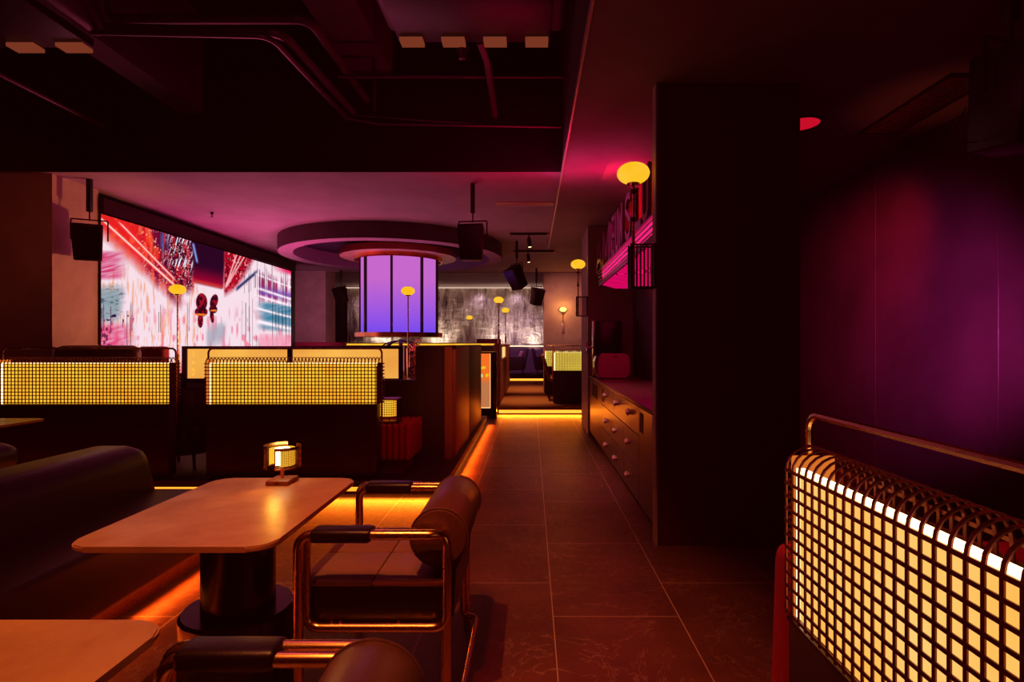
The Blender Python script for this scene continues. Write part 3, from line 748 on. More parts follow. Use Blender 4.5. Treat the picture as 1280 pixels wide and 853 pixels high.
# ------------------------------------------------------------------ sign box over the counter
t = thing('sign_box', 'pink lit sign box with tall metal letters above the drinks counter', 'sign', (.9, 5.5, 2.0))
X0 = .83
obj('underside_panel', lambda bm: prism(bm, [(X0+.02, 3.70)]+[(X0+.02, 6.55), (1.06, 6.95)]+[(1.44, 6.95), (1.44, 3.70)], 1.996, 2.004), 'pink_panel', t, True, smooth=False)
obj('box_frame', lambda bm: prism(bm, [(X0, 3.66), (X0, 6.72)]+[(X0+.22-.22*math.cos(a), 6.72+.36*math.sin(a)) for a in [i*PI/12 for i in range(1, 7)]]+[(1.45, 7.08), (1.45, 3.66)], 2.005, 2.05), 'letter', t, True)
def f(bm):
    for k in range(3):
        z = 2.06+k*.042
        tube(bm, [(X0-.005, 3.66, z), (X0-.005, 6.75, z), (X0+.05, 7.0, z), (X0+.2, 7.08, z)], .007, .15, 8)
obj('fascia_rods', f, 'letter', t, True)
obj('fascia_glow', B(X0+.02, X0+.03, 3.66, 6.6, 2.05, 2.185), 'pink_edge', t, True, smooth=False)
obj('letter_shelf', B(X0, 1.2, 3.66, 7.0, 2.185, 2.20), 'letter', t, True)
def f(bm):
    for i in range(160):
        y = 3.68+i*.0205; a = .012*(i % 2)
        box(bm, 1.12-a, 1.16, y, y+.0205, 2.20, SH)
obj('corrugated_back', f, 'ribbed_red', t, True, smooth=False)
LZ0, LZ1 = 2.20, 2.60
def stroke(bm, pts, w=.055, closed=False):
    # pts in (u, z) with u measured right-to-left along -y; X is depth
    ribbon(bm, [(X0+.015, -u, z) for u, z in pts], (1, 0, 0), .028, w, closed)
def arcp(cx, cz, rx, rz, a0, a1, n=10):
    return [(cx+rx*math.cos(math.radians(a0+(a1-a0)*i/n)), cz+rz*math.sin(math.radians(a0+(a1-a0)*i/n))) for i in range(n+1)]
def letter(ch, ya, yb):
    u0, u1 = -ya, -yb; w = u1-u0; h = LZ1-LZ0; z0, z1 = LZ0, LZ1; um = (u0+u1)/2; sw = .05
    def b(bm):
        e = sw/2
        if ch == 'A':
            stroke(bm, [(u0, z0), (um-.02, z1)], sw); stroke(bm, [(um+.02, z1), (u1, z0)], sw); stroke(bm, [(u0+.1*w, z0+.12), (u1-.1*w, z0+.12)], sw)
            stroke(bm, [(um-.05, z1-e), (um+.05, z1-e)], sw)
        elif ch == 'M':
            stroke(bm, [(u0+e, z0), (u0+e, z1)], sw); stroke(bm, [(u1-e, z0), (u1-e, z1)], sw)
            stroke(bm, [(u0+.04, z1), (um, z0+.05)], sw*.9); stroke(bm, [(um, z0+.05), (u1-.04, z1)], sw*.9)
        elif ch == 'E':
            stroke(bm, [(u0+e, z0), (u0+e, z1)], sw)
            for zz in (z0+.025, (z0+z1)/2, z1-.025): stroke(bm, [(u0, zz), (u1, zz)], .05)
        elif ch == 'U':
            stroke(bm, [(u0+e, z1)]+arcp(um, z0+.09, w/2-e, .09-e, 180, 360)+[(u1-e, z1)], sw)
        elif ch == 'N':
            stroke(bm, [(u0+e, z0), (u0+e, z1)], sw); stroke(bm, [(u1-e, z0), (u1-e, z1)], sw); stroke(bm, [(u0+e, z1), (u1-e, z0)], sw)
        elif ch == 'L':
            stroke(bm, [(u0+e, z1), (u0+e, z0)], sw); stroke(bm, [(u0, z0+.03), (u1, z0+.03)], .06)
        elif ch == 'S':
            q = arcp(um, z1-.09, w/2-e, .09-e, 10, 180)+[(u0+e, z1-.13), (u1-e, z0+.15)]+arcp(um, z0+.09, w/2-e, .09-e, 0, -190)
            stroke(bm, q, sw)
    obj('letter', b, 'letter', t, True)
for ch, ya, yb in (('A', 7.02, 6.55), ('M', 6.45, 5.88), ('E', 5.76, 5.54), ('U', 5.48, 5.28), ('N', 5.23, 5.05), ('S', 4.90, 4.64), ('L', 4.46, 4.20), ('U', 4.16, 3.93)):
    letter(ch, ya, yb)

# ------------------------------------------------------------------ drinks counter
CX = .83; CT = .85
t = thing('drinks_cabinet', 'long veneered drinks cabinet with diamond knobs in the niche', 'cabinet', (1.1, 5.7, 0))
obj('carcass', lambda bm: (box(bm, CX+.02, 1.44, 3.66, 7.85, .06, CT-.03), box(bm, CX+.06, 1.44, 3.66, 7.85, 0, .06)), 'black_metal', t, True)
def front(name, ya, yb, za, zb, knobs=(), slots=()):
    o = obj(name, B(CX, CX+.02, ya+.004, yb-.004, za+.004, zb-.004, .0015, 1), 'cabinet', t, True)
    for ky, kz in knobs:
        def kb(bm):
            r, q = .031, .017
            a = [bm.verts.new((CX-.001, ky+dy*q, kz+dz*q)) for dy, dz in ((-1, 0), (0, -1), (1, 0), (0, 1))]
            c = [bm.verts.new((CX-.030, ky+dy*r, kz+dz*r)) for dy, dz in ((-1, 0), (0, -1), (1, 0), (0, 1))]
            e = [bm.verts.new((CX-.044, ky+dy*q, kz+dz*q)) for dy, dz in ((-1, 0), (0, -1), (1, 0), (0, 1))]
            for p, o2 in ((a, c), (c, e)):
                for n in range(4): bm.faces.new((p[n], p[(n+1) % 4], o2[(n+1) % 4], o2[n]))
            bm.faces.new(a[::-1]); bm.faces.new(e)
            bmesh.ops.translate(bm, verts=bm.verts, vec=-t.location)
        obj('knob', kb, 'knob', o, smooth=False)
    for sy0, sy1, sz0, sz1 in slots:
        obj('slot_pull', lambda bm: (box(bm, CX-.0015, CX+.004, sy0, sy1, sz0, sz1), bmesh.ops.translate(bm, verts=bm.verts, vec=-t.location)), 'black_paint', o, smooth=False)
rows = ((.065, .325), (.325, .59), (.59, .815))
front('drawer', 5.58, 6.52, *rows[2], [(6.08, .73)], [(6.32, 6.44, .63, .78)])
front('drawer', 4.26, 5.58, *rows[2], [(5.29, .733), (4.6, .733)])
front('drawer', 4.95, 6.52, *rows[1], [(6.02, .46), (5.36, .46)])
front('drawer', 4.26, 4.95, *rows[1], [(4.64, .48)])
front('drawer', 4.95, 6.52, *rows[0], [(6.02, .2), (5.36, .19)])
front('drawer', 4.26, 4.95, *rows[0], [(4.66, .197)])
front('door', 6.52, 7.85, .065, .815, (), [(6.9, 7.5, .60, .77)])
front('door', 3.66, 4.26, .065, .815, (), [(4.08, 4.22, .63, .78)])
tag(obj('worktop', B(CX-.012, 1.449, 3.645, 7.868, CT-.028, CT, .004), 'counter'), 'mauve stone worktop along the niche, on the drinks cabinet', 'worktop')
# red ice-machine-like appliance
t = thing('countertop_appliance', 'pink-red rounded countertop appliance with a chrome front', 'appliance', (1.05, 7.2, CT))
def f(bm):
    P = rrect(-.19, .215, .012, .325, .075, 8); prism(bm, P, -.11, .11, 'y'); bmesh.ops.bevel(bm, geom=[e for e in bm.edges], offset=.004, segments=1, affect='EDGES')
obj('shell', f, 'red_shell', t)
obj('chrome_front', lambda bm: prism(bm, [(-.20, .06), (-.15, .012), (-.188, .012), (-.235, .09), (-.235, .22), (-.215, .29), (-.15, .325), (-.19, .27)], -.112, .112, 'y'), 'chrome', t)
obj('maker_mark', B(.0, .055, -.1115, -.109, .275, .286), 'dark_metal', t)
obj('foot', lambda bm: [box(bm, x-.015, x+.015, y-.015, y+.015, 0, .013) for x in (-.12, .15) for y in (-.08, .08)], 'black_metal', t)
t = thing('water_dispenser', 'tall black drinks dispenser with a chrome edge behind the red appliance', 'dispenser', (1.03, 7.6, CT))
obj('cabinet', B(-.17, .20, -.12, .12, 0, .76, .012), 'black_gloss', t)
obj('chrome_edge', B(-.192, -.172, -.12, .12, .02, .76, .004), 'chrome', t)
obj('vent_slot', lambda bm: [box(bm, x, x+.055, -.123, -.119, z, z+.012) for x in (-.08, .05) for z in (.67, .69)], 'maroon', t)
obj('tap', lambda bm: tube(bm, [(-.19, 0, .40), (-.26, 0, .40), (-.26, 0, .33)], .012, .02, 10), 'chrome', t)
obj('tap_lever', B(-.285, -.25, -.012, .012, .41, .47, .004), 'red_shell', t)

# ------------------------------------------------------------------ tables
def table(label, loc, w=.62, d=.84, top='table', group='stone-topped tables on drum pedestals'):
    t = thing('pedestal_table', label, 'table', loc, 0, group)
    def tp(bm):
        prism(bm, rrect(-w/2, w/2, -d/2, d/2, .07, 8), .682, .70)
        bmesh.ops.bevel(bm, geom=[e for e in bm.edges if abs(e.verts[0].co.z-e.verts[1].co.z) < 1e-5], offset=.004, segments=2, affect='EDGES')
    obj('table_top', tp, top, t)
    obj('pedestal', lambda bm: lathe(bm, [(.125, .325), (.125, .68)], 48), 'black_gloss', t)
    obj('top_plate', lambda bm: box(bm, -w*.3, w*.3, -d*.3, d*.3, .665, .682), 'black_metal', t)
    obj('drum_base', lambda bm: lathe(bm, [(0, 0), (.19, 0), (.195, .008), (.195, .32), (.185, .33), (0, .33)], 48), 'black_gloss', t)
    return t
T1 = table('stone-topped table carrying the lit lamp, nearest full table', (-1.085, 2.05, 0))
T2 = dup(T1, 'stone table corner cut off at the bottom left of the photo', (-1.085, .78, 0))
T3 = dup(T1, 'dim table at the left edge before the far left lamp partition', (-4.20, 4.03, 0))
T4 = dup(T1, 'mauve-lit table between the two middle lamp partitions, seen through their gap', (-2.95, 5.85, ZP))

def grid_lamp(label, loc, rz=0):
    t = thing('table_lamp', label, 'lamp', loc, rz, 'small mesh-shade table lamps')
    obj('base', B(-.047, .047, -.055, .055, 0, .019, .002), 'wood2', t)
    obj('switch', B(-.006, .006, -.0565, -.054, .008, .012), 'black_metal', t)
    obj('stem', lambda bm: (cyl(bm, (0, 0, .019), .006, .02, 14), cyl(bm, (0, 0, .034), .0085, .05, 16)), 'copper_tube', t)
    def shell(a0, a1, R, z0, z1):
        def b(bm):
            lathe(bm, [(R, z0), (R, z0+.008), (R+.0015, z0+.008), (R+.0015, z0), (R, z0)], 30, arc=(a0, a1))
            lathe(bm, [(R, z1-.012), (R, z1), (R+.0015, z1), (R+.0015, z1-.012), (R, z1-.012)], 30, arc=(a0, a1))
            n = 26
            for i in range(n+1):
                a = a0+(a1-a0)*i/n; c, s = math.cos(a), math.sin(a)
                w = .0045 if i in (0, n) else .0016
                ribbon(bm, [(R*c, R*s, z0), (R*c, R*s, z1)], (-s, c, 0), w, .0012)
            for k in range(1, 13):
                z = z0+(z1-z0)*k/13
                ribbon(bm, [(R*math.cos(a0+(a1-a0)*i/24), R*math.sin(a0+(a1-a0)*i/24), z) for i in range(25)], (0, 0, 1), .0016, .0012)
        return b
    R = math.radians
    obj('shade', shell(R(-88), R(62), .074, .067, .160), 'copper_tube', t, smooth=False)
    obj('shade', shell(R(98), R(238), .072, .067, .166), 'copper_tube', t, smooth=False)
    obj('light_core', lambda bm: lathe(bm, [(0, .078), (.030, .078), (.030, .150), (0, .150)], 24), 'lamp_core', t)
    obj('inner_diffuser', lambda bm: lathe(bm, [(.052, .078), (.052, .150)], 30, arc=(R(-75), R(215))), 'diffuser', t)
    return t
L1 = grid_lamp('lit mesh-shade table lamp on the nearest full table', (-1.075, 2.385, .70), 0)
t = thing('box_lantern', 'glowing grid lantern with a pale flat top on the red ribbed bench', 'lamp', (at(486, 5.03), 5.03, .582))
obj('base', B(-.085, .085, -.07, .07, 0, .022, .003), 'wood2', t)
obj('shade', lambda bm: lathe(bm, [(.076, .062), (.076, .205)], 32), 'diffuser', t)
def f(bm):
    for k in range(24):
        a = 2*PI*k/24; ribbon(bm, [(.0785*math.cos(a), .0785*math.sin(a), .060), (.0785*math.cos(a), .0785*math.sin(a), .207)], (-math.sin(a), math.cos(a), 0), .0035, .002)
    for k in range(8):
        ribbon(bm, [(.0785*math.cos(i*PI/20), .0785*math.sin(i*PI/20), .062+.143*k/7) for i in range(40)], (0, 0, 1), .0035, .002, True)
obj('wire_grid', f, 'copper_dull', t, smooth=False)
obj('top_plate', B(-.10, .10, -.085, .085, .212, .226, .003), 'white_metal', t)
obj('side_panel', B(.092, .10, -.08, .08, .0, .212), 'dark_metal', t)
for k in range(3):
    a = 2*PI*k/3-1.2
    obj('foot', lambda bm: cyl(bm, (.05*math.cos(a), .05*math.sin(a), .022), .006, .045, 10), 'copper_tube', t)

# ------------------------------------------------------------------ tubular armchairs
def armchair(label, loc):
    # world-like local frame: seat faces -x (towards the table), arms along x, near arm at y=0
    t = thing('tubular_armchair', label, 'armchair', loc, 0, 'copper tube armchairs with bolster backs')
    Wd = .66; r = .0165
    xf, xb, za = -.785, -.325, .655
    # outer tube: front foot, arm, elbow into the bolster axle, and the same on the far side
    for y in (0, Wd):
        s = 1 if y == 0 else -1
        obj('front_leg', lambda bm: tube(bm, [(xf, y, .008), (xf, y, za), (xb+.02, y, za), (xb+.02, y+s*.11, za-.03)], r, .045, 14), 'copper_tube', t)
        y2 = y+s*.036
        obj('side_loop', lambda bm: tube(bm, [(xf+.012, y2, .325), (xf+.012, y2, za-.004), (xb+.035, y2, za-.004), (xb+.035, y2, .325)], r*.97, .045, 14, True), 'copper_tube', t)
        obj('rear_leg', lambda bm: tube(bm, [(xb+.035, y2, .40), (xb+.035, y2, .008)], r*.9, 0, 14), 'copper_tube', t)
        def pad(bm):
            box(bm, xf+.040, xf+.250, min(y, y2)-.021, max(y, y2)+.021, za-.023, za+.022, .016, 4)
            for v in bm.verts: v.co.z += .0025*math.sin(v.co.x*70)
        obj('arm_pad', pad, 'black_leather', t)
        obj('bolt', lambda bm: [cyl(bm, (xf+q, y2, .338), .005, .012, 8) for q in (.10, .13, .33)], 'copper_tube', t)
    obj('foot_bar', lambda bm: tube(bm, [(xb+.02, Wd-.07, .42), (xb+.02, Wd-.07, .10), (xb+.085, Wd-.07, .085), (xb+.085, .07, .085), (xb+.02, .07, .10), (xb+.02, .07, .42)], .011, .03, 12), 'copper_tube', t)
    def seat(bm): box(bm, xf-.02, xb+.02, .058, Wd-.058, .315, .468, .012, 3)
    st = obj('seat', seat, 'black_leather', t)
    def top(bm):
        for a, b in ((xf-.024, xf+.23), (xf+.232, xb+.022)):
            for c, d in ((.056, Wd/2-.001), (Wd/2+.001, Wd-.056)):
                box(bm, a, b, c, d, .455, .474, .006, 2)
    obj('seat_top', top, 'seat_leather', t)
    R = .102; cx, cz = xb, .617
    def bol(bm):
        prof = [(0, 0), (R*.5, -.004), (R*.93, 0), (R, .012), (R, Wd-.16-.012), (R*.93, Wd-.16), (R*.5, Wd-.156), (0, Wd-.16)]
        pts = []
        lathe(bm, prof, 48)
        bm.transform(Matrix.Translation((cx, .08, cz)) @ Matrix.Rotation(-PI/2, 4, 'X'))
    bo = obj('bolster', bol, 'brown_leather', t)
    def pipe_(bm):
        rr = R+.0005 if yy != Wd/2 else R-.0005
        tube(bm, [(cx+rr*math.cos(i*PI/20), yy, cz+rr*math.sin(i*PI/20)) for i in range(40)], .0035 if yy != Wd/2 else .0015, 0, 6, True)
    for yy in (.088, Wd/2, Wd-.088): obj('piping', pipe_, 'brown_leather', bo)
    def back(bm):
        # leather panel below the bolster
        prism(bm, [(cx+.085, cz-.06), (cx-.02, cz-.09), (xb-.015, .46), (xb+.03, .34), (xb+.05, .34), (cx+.06, .50)], .085, Wd-.085, 'y')
    obj('back_panel', back, 'black_leather', t)
    return t
A1 = armchair('tubular copper armchair with black bolster beside the nearest full table', (0, 1.86, 0))
A2 = dup(A1, 'tubular copper armchair cut off at the bottom edge, nearest the camera', (.015, 1.17-.66, 0))

# ------------------------------------------------------------------ sofas
def sofa(label, loc, L, flip=1, group='black leather sofas'):
    t = thing('leather_sofa', label, 'sofa', loc, 0, group)
    # local: back along y (0..L), seat towards +x
    def back(bm):
        box(bm, -.44*flip if flip > 0 else .0, -.0 if flip > 0 else .44, 0, L, .16, .70, .10, 6)
    obj('backrest', lambda bm: (box(bm, -.46, -.10, 0, L, .14, .70, .11, 7), [setattr(v.co, 'x', v.co.x+(.70-v.co.z)*.22) for v in bm.verts] if True else None, bm.transform(Matrix.Scale(flip, 4, (1, 0, 0)))), 'black_leather', t, ang=60)
    obj('seat', lambda bm: (box(bm, -.30, .36, .01, L-.01, .13, .43, .035, 4), bm.transform(Matrix.Scale(flip, 4, (1, 0, 0)))), 'black_leather', t, ang=60)
    obj('plinth', lambda bm: (box(bm, -.40, .235, .03, L-.03, 0, .13), bm.transform(Matrix.Scale(flip, 4, (1, 0, 0)))), 'wood2', t)
    return t
sofa('long black leather sofa along the left of the nearest full table', (-2.19, -.4, 0), 3.75)
sofa('black leather sofa back at the left edge, behind the long sofa', (-3.58, .2, 0), 3.25, -1)
led('orange LED strip under the front of the long black sofa', B(-1.953, -1.940, -.3, 3.30, .085, .115))

# red ribbed bench behind the middle lamp partition, dark bench behind the left one
def bench(label, x0, x1, y0, mat, ribs=True):
    t = thing('upholstered_bench', label, 'bench', ((x0+x1)/2, y0+.3, ZP), 0, 'benches behind the lamp partitions')
    def seat(bm):
        if not ribs: box(bm, x0, x1, y0, y0+.55, ZP+.12, ZP+.45, .06, 4); return
        w = .055; n = int((x1-x0)/w)
        for i in range(n):
            a = x0+i*w
            box(bm, a-.002, a+w+.002, y0, y0+.55, ZP+.12, ZP+.45+.004*(i % 2), .026, 3)
    obj('seat', seat, mat, t, True, ang=60)
    obj('plinth', B(x0+.08, x1-.12, y0+.06, y0+.5, ZP, ZP+.12), 'wood', t, True)
    return t
bench('red ribbed leather bench behind the middle lamp partition, holding a lamp', -2.84, -1.03, 4.93, 'red_leather')
bench('dark leather bench behind the far left lamp partition', -4.55, -3.72, 4.93, 'black_leather', False)
def f(bm): box(bm, -4.84, -4.0, 5.55, 5.72, ZP+.30, 1.285, .08, 5)
t = thing('banquette_back', 'brown rounded seat back showing above the far left lamp partition', 'seat back', (-4.42, 5.63, ZP))
obj('cushion', f, 'brown_leather', t, True, ang=60)
obj('plinth', B(-4.8, -4.05, 5.57, 5.70, ZP, ZP+.32), 'base_panel', t, True)
t = thing('purple_seat_back', 'short purple seat back between the brown seat back and the amber glass', 'seat back', (at(188, 6.2), 6.2, ZP))
obj('cushion', B(at(172, 6.2), at(204, 6.2), 6.2, 6.32, ZP+.25, 1.27, .03, 4), 'maroon', t, True)
obj('plinth', B(at(174, 6.2), at(202, 6.2), 6.22, 6.3, ZP, ZP+.27), 'base_panel', t, True)
# dark chair in the gap between the lamp partitions
def tub(label, loc, rz, fab='black_leather'):
    t = thing('tub_chair', label, 'chair', loc, rz, 'dark tub chairs')
    obj('backrest', lambda bm: (lathe(bm, [(.25, .14), (.27, .45), (.29, .74), (.27, .765), (.24, .74), (.22, .45), (.20, .14)], 24, arc=(PI*1.0, PI*2.0))), fab, t, ang=60)
    obj('seat', lambda bm: box(bm, -.22, .22, -.22, .24, .22, .42, .05, 4), fab, t, ang=60)
    for x in (-.18, .18):
        for y in (-.16, .18):
            obj('leg', lambda bm: tube(bm, [(x*.9, y*.9, .24), (x*1.05, y*1.05, 0)], .014, 0, 8), 'dark_metal', t)
    return t
tub('black tub chair back in the gap between the two lamp partitions', (at(236, 5.35), 5.30, ZP), 0)
# chrome armed chair past the red bench
t = thing('dark_armchair', 'dark armchair with a thin bright arm, just past the red bench lamp', 'chair', (-1.36, 6.25, ZP), 0)
obj('seat', B(-.25, .25, -.25, .25, .25, .42, .04, 3), 'black_leather', t)
obj('backrest', B(-.25, .25, .20, .28, .40, .62, .03, 3), 'black_leather', t)
for s in (-.27, .27):
    obj('arm', lambda bm: tube(bm, [(s, -.22, 0), (s, -.24, .52), (s*.98+.02, -.05, .60), (s, .24, .63), (s, .24, 0)], .016, .06, 10), 'chrome', t)

# red sofa behind the right foreground partition
t = thing('red_sofa', 'red sofa end peeking out left of the right foreground lamp partition', 'sofa', (.95, .8, 0))
obj('armrest', lambda bm: (box(bm, .700, 1.6, 1.50, 1.62, .0, .735, .05, 5), [setattr(v.co, 'x', v.co.x-max(0, .735-v.co.z)*.03) for v in bm.verts]), 'sofa_red', t, True, ang=60)
obj('seat', B(.80, 1.6, .0, 1.50, .10, .42, .04, 3), 'sofa_red', t, True)
obj('backrest', B(.745, .86, .0, 1.50, .10, .62, .03, 3), 'sofa_red', t, True)

# ------------------------------------------------------------------ glass partitions and dividers
t = thing('glass_partition', 'long amber glass partition in a dark frame behind the lamp partitions', 'partition', (-3.0, 7.05, ZP))
xa, xm, xb = at(230, 7), at(362, 7), at(501, 7)
def f(bm):
    for x in (xa, xm, xb): box(bm, x-.03, x+.03, 7.0, 7.06, ZP, 1.27)
    box(bm, xa, xb, 6.99, 7.07, 1.235, 1.27); box(bm, xa, xb, 7.0, 7.06, .80, .86)
obj('frame', f, 'dark_metal', t, True, smooth=False)
obj('glass_pane', B(xa+.03, xm-.03, 7.025, 7.035, .86, 1.235), 'amber_glass', t, True, smooth=False)
obj('glass_pane', B(xm+.03, xb-.03, 7.025, 7.035, .86, 1.235), 'amber_glass', t, True, smooth=False)
obj('base', B(xa, xb, 7.0, 7.06, ZP, .80), 'base_panel', t, True, smooth=False)
def f(bm):
    r = random.Random(9)
    for zz in (1.19, 1.165, 1.14, 1.07, 1.05, .98, .96, .92, .90):
        a = xa+.085+r.uniform(0, .02); box(bm, a, a+r.uniform(.012, .03), 7.020, 7.026, zz, zz+.006+r.uniform(0, .006))
obj('faint_lettering', f, 'led_gold', t, True, smooth=False)
for m_ in ('faint_lettering',):
    pass
t = thing('maroon_bench_back', 'long maroon bench back along the horizon line below the far pillar', 'bench', (-4.6, 12.2, ZP))
obj('cushion', B(-6.2, at(430, 12.2), 12.2, 12.4, ZP+.3, 1.335, .03, 3), 'maroon', t, True)
obj('plinth', B(-6.2, at(430, 12.2), 12.22, 12.4, ZP, ZP+.3), 'base_panel', t, True)
t = thing('lit_counter', 'low counter with a glowing amber edge behind the violet column', 'counter', (-2.9, 12.6, ZP))
obj('glow_edge', B(at(432, 12.6), at(618, 12.6), 12.585, 12.6, 1.265, 1.305), 'diffuser', t, True, smooth=False)
obj('body', B(at(432, 12.6), at(618, 12.6), 12.6, 13.0, ZP, 1.325), 'base_panel', t, True)
t = thing('maroon_divider', 'maroon low divider under the distant orb lamp', 'divider', (-1.2, 13.3, ZP))
obj('panel', B(at(596, 13.4), at(626, 13.4), 13.4, 13.5, ZP, 1.40), 'maroon', t, True)
obj('cap', B(at(596, 13.4), at(626, 13.4), 13.39, 13.51, 1.40, 1.42), 'dark_metal', t, True)
# tall booth divider with wood post
t = thing('booth_divider', 'tall dark booth divider with a wood-clad end post by the walkway', 'divider', (-1.05, 5.8, ZP))
obj('tall_panel', B(at(520, 5.65), -.885, 5.65, 5.72, ZP, 1.275), 'base_panel', t, True, smooth=False)
obj('low_panel', B(at(478, 5.75), at(520, 5.65), 5.66, 5.71, ZP, .93), 'base_panel', t, True, smooth=False)
obj('post_front', lambda bm: (prism(bm, rrect(-.885, -.800, 5.60, 5.70, .012, 3), ZP, 1.272)), 'wood2', t, True)
obj('post_side', B(-.84, -.768, 5.63, 6.85, ZP, 1.272, .006), 'wood', t, True)
obj('dark_return', B(-.88, -.766, 6.85, 8.45, ZP, 1.278, .004), 'base_panel', t, True)
obj('cap', B(-.89, -.764, 5.60, 8.45, 1.272, 1.285), 'black_metal', t, True)
# lit glass case at the end of the walkway
t = thing('glass_display_case', 'orange-lit glass case with coloured marks at the end of the walkway', 'display case', (-1.0, 9.9, 0))
xl, xr = -1.30, -.705
obj('front_glass', B(xl, xr, 9.60, 9.61, .18, 1.13), 'amber_glass2', t, True, smooth=False)
for o in kids(t):
    pass
obj('frame', lambda bm: (box(bm, xl, xr+.02, 9.58, 9.63, 1.13, 1.16), box(bm, xl, xr+.02, 9.58, 9.63, .12, .18), box(bm, xr, xr+.022, 9.58, 9.63, .12, 1.16)), 'dark_metal', t, True, smooth=False)
obj('inner_edge', lambda bm: (box(bm, xr-.012, xr, 9.59, 9.60, .18, 1.13), box(bm, xl, xr, 9.59, 9.60, .18, .195)), 'slot', t, True, smooth=False)
obj('corner_post', B(xr+.022, -.60, 9.58, 9.72, 0, 1.16, .004), 'black_gloss', t, True)
obj('top_glass', B(xl, -.66, 9.64, 10.22, 1.145, 1.155), 'amber_glass', t, True, smooth=False)
obj('base', B(xl, -.66, 9.63, 10.19, 0, .13), 'black_metal', t, True)
def mk(bm, px0, px1, py0, py1):
    box(bm, at(px0, 9.58), at(px1, 9.58), 9.585, 9.59, CZ-(py1-VY)*9.58/F, CZ-(py0-VY)*9.58/F)
obj('lime_marks', lambda bm: ([mk(bm, 599+i*2.1, 600.5+i*2.1, 459-.3*i, 462-.2*i) for i in range(4)], mk(bm, 599, 606, 459.4, 460.2), mk(bm, 607, 609.6, 467.5, 471.5), mk(bm, 611, 612.8, 467, 471)), 'reflect_lime', t, True, smooth=False)
obj('mint_marks', lambda bm: (mk(bm, 599, 601, 468, 472), mk(bm, 601.4, 603.2, 468, 472)), 'reflect_mint', t, True, smooth=False)
# low wood partition along the carpet aisle
t = thing('wood_partition', 'low reddish wood partition with a lit opening along the carpet aisle', 'partition', (-.66, 12.8, ZP))
def f(bm):
    box(bm, -.70, -.60, 10.28, 11.2, ZP, 1.285, .004); box(bm, -.70, -.60, 14.0, 15.6, ZP, 1.285, .004)
    box(bm, -.70, -.60, 11.2, 14.0, ZP, .98); box(bm, -.70, -.60, 11.2, 14.0, 1.24, 1.285)
obj('panel', f, 'wood', t, True)
obj('lit_opening', B(-.66, -.64, 11.25, 13.95, .99, 1.235), 'slot', t, True, smooth=False)
obj('opening_frame', lambda bm: [box(bm, -.602, -.592, *q) for q in ((11.18, 11.24, .96, 1.26), (13.96, 14.02, .96, 1.26), (11.18, 14.02, .96, .985), (11.18, 14.02, 1.235, 1.26), (12.75, 12.85, .98, 1.24))], 'wood2', t, True)

# ------------------------------------------------------------------ far chairs
def side_chair(label, loc, rz):
    t = thing('side_chair', label, 'chair', loc, rz, 'tan chairs along the carpet aisle')
    obj('seat', B(-.22, .22, -.22, .22, .40, .48, .025, 3), 'chair_fabric', t)
    def bk(bm):
        box(bm, -.22, .22, .17, .23, .44, .95, .025, 3)
        for v in bm.verts: v.co.y += (v.co.z-.44)*.28
    obj('backrest', bk, 'chair_fabric', t)
    for x in (-.18, .18):
        for y in (-.17, .17):
            obj('leg', lambda bm: tube(bm, [(x, y, .42), (x*1.12, y*1.25, 0)], [.018, .011], 0, 8), 'dark_metal', t)
    return t
c1 = side_chair('tan aisle chair nearest, tucked left of the distant lamp partition', (.58, 11.45, ZP), PI/2)
c2 = dup(c1, 'tan aisle chair second along, behind the nearest one', (.58, 12.25, ZP))
def lounge_arm(label, loc, rz):
    t = thing('lounge_armchair', label, 'armchair', loc, rz, 'violet armchairs on the top step')
    obj('seat', B(-.32, .32, -.34, .30, .16, .42, .05, 3), 'dark_fabric', t)
    def bk(bm):
        box(bm, -.34, .34, .22, .34, .16, .86, .05, 4)
        for v in bm.verts: v.co.y += (v.co.z-.16)*.2
    obj('backrest', bk, 'dark_fabric', t, ang=60)
    for s in (-1, 1): obj('arm', lambda bm: box(bm, s*.34-.06, s*.34+.06, -.34, .30, .16, .60, .05, 4), 'dark_fabric', t, ang=60)
    for x in (-.28, .28):
        for y in (-.28, .28): obj('leg', lambda bm: tube(bm, [(x*.95, y*.95, .18), (x, y, 0)], .016, 0, 8), 'dark_metal', t)
    return t
f1 = lounge_arm('violet-grey armchair with a cushion on the top step, left one', (at(643, 17.9), 17.95, ZU), -PI/2)
f2 = dup(f1, 'violet-grey armchair on the top step, right one behind the aisle chairs', (at(682, 17.95), 17.95, ZU), PI/2)
t = tag(obj('cushion', lambda bm: (box(bm, -.2, .2, -.06, .06, 0, .36, .05, 4), bm.transform(Matrix.Rotation(-.35, 4, 'X'))), 'cushion', ang=60), 'pale mauve cushion leaning in the left violet armchair', 'cushion')
t.location = (at(648, 17.9), 17.95, ZU+.43); t.rotation_euler = (0, 0, -PI/2)

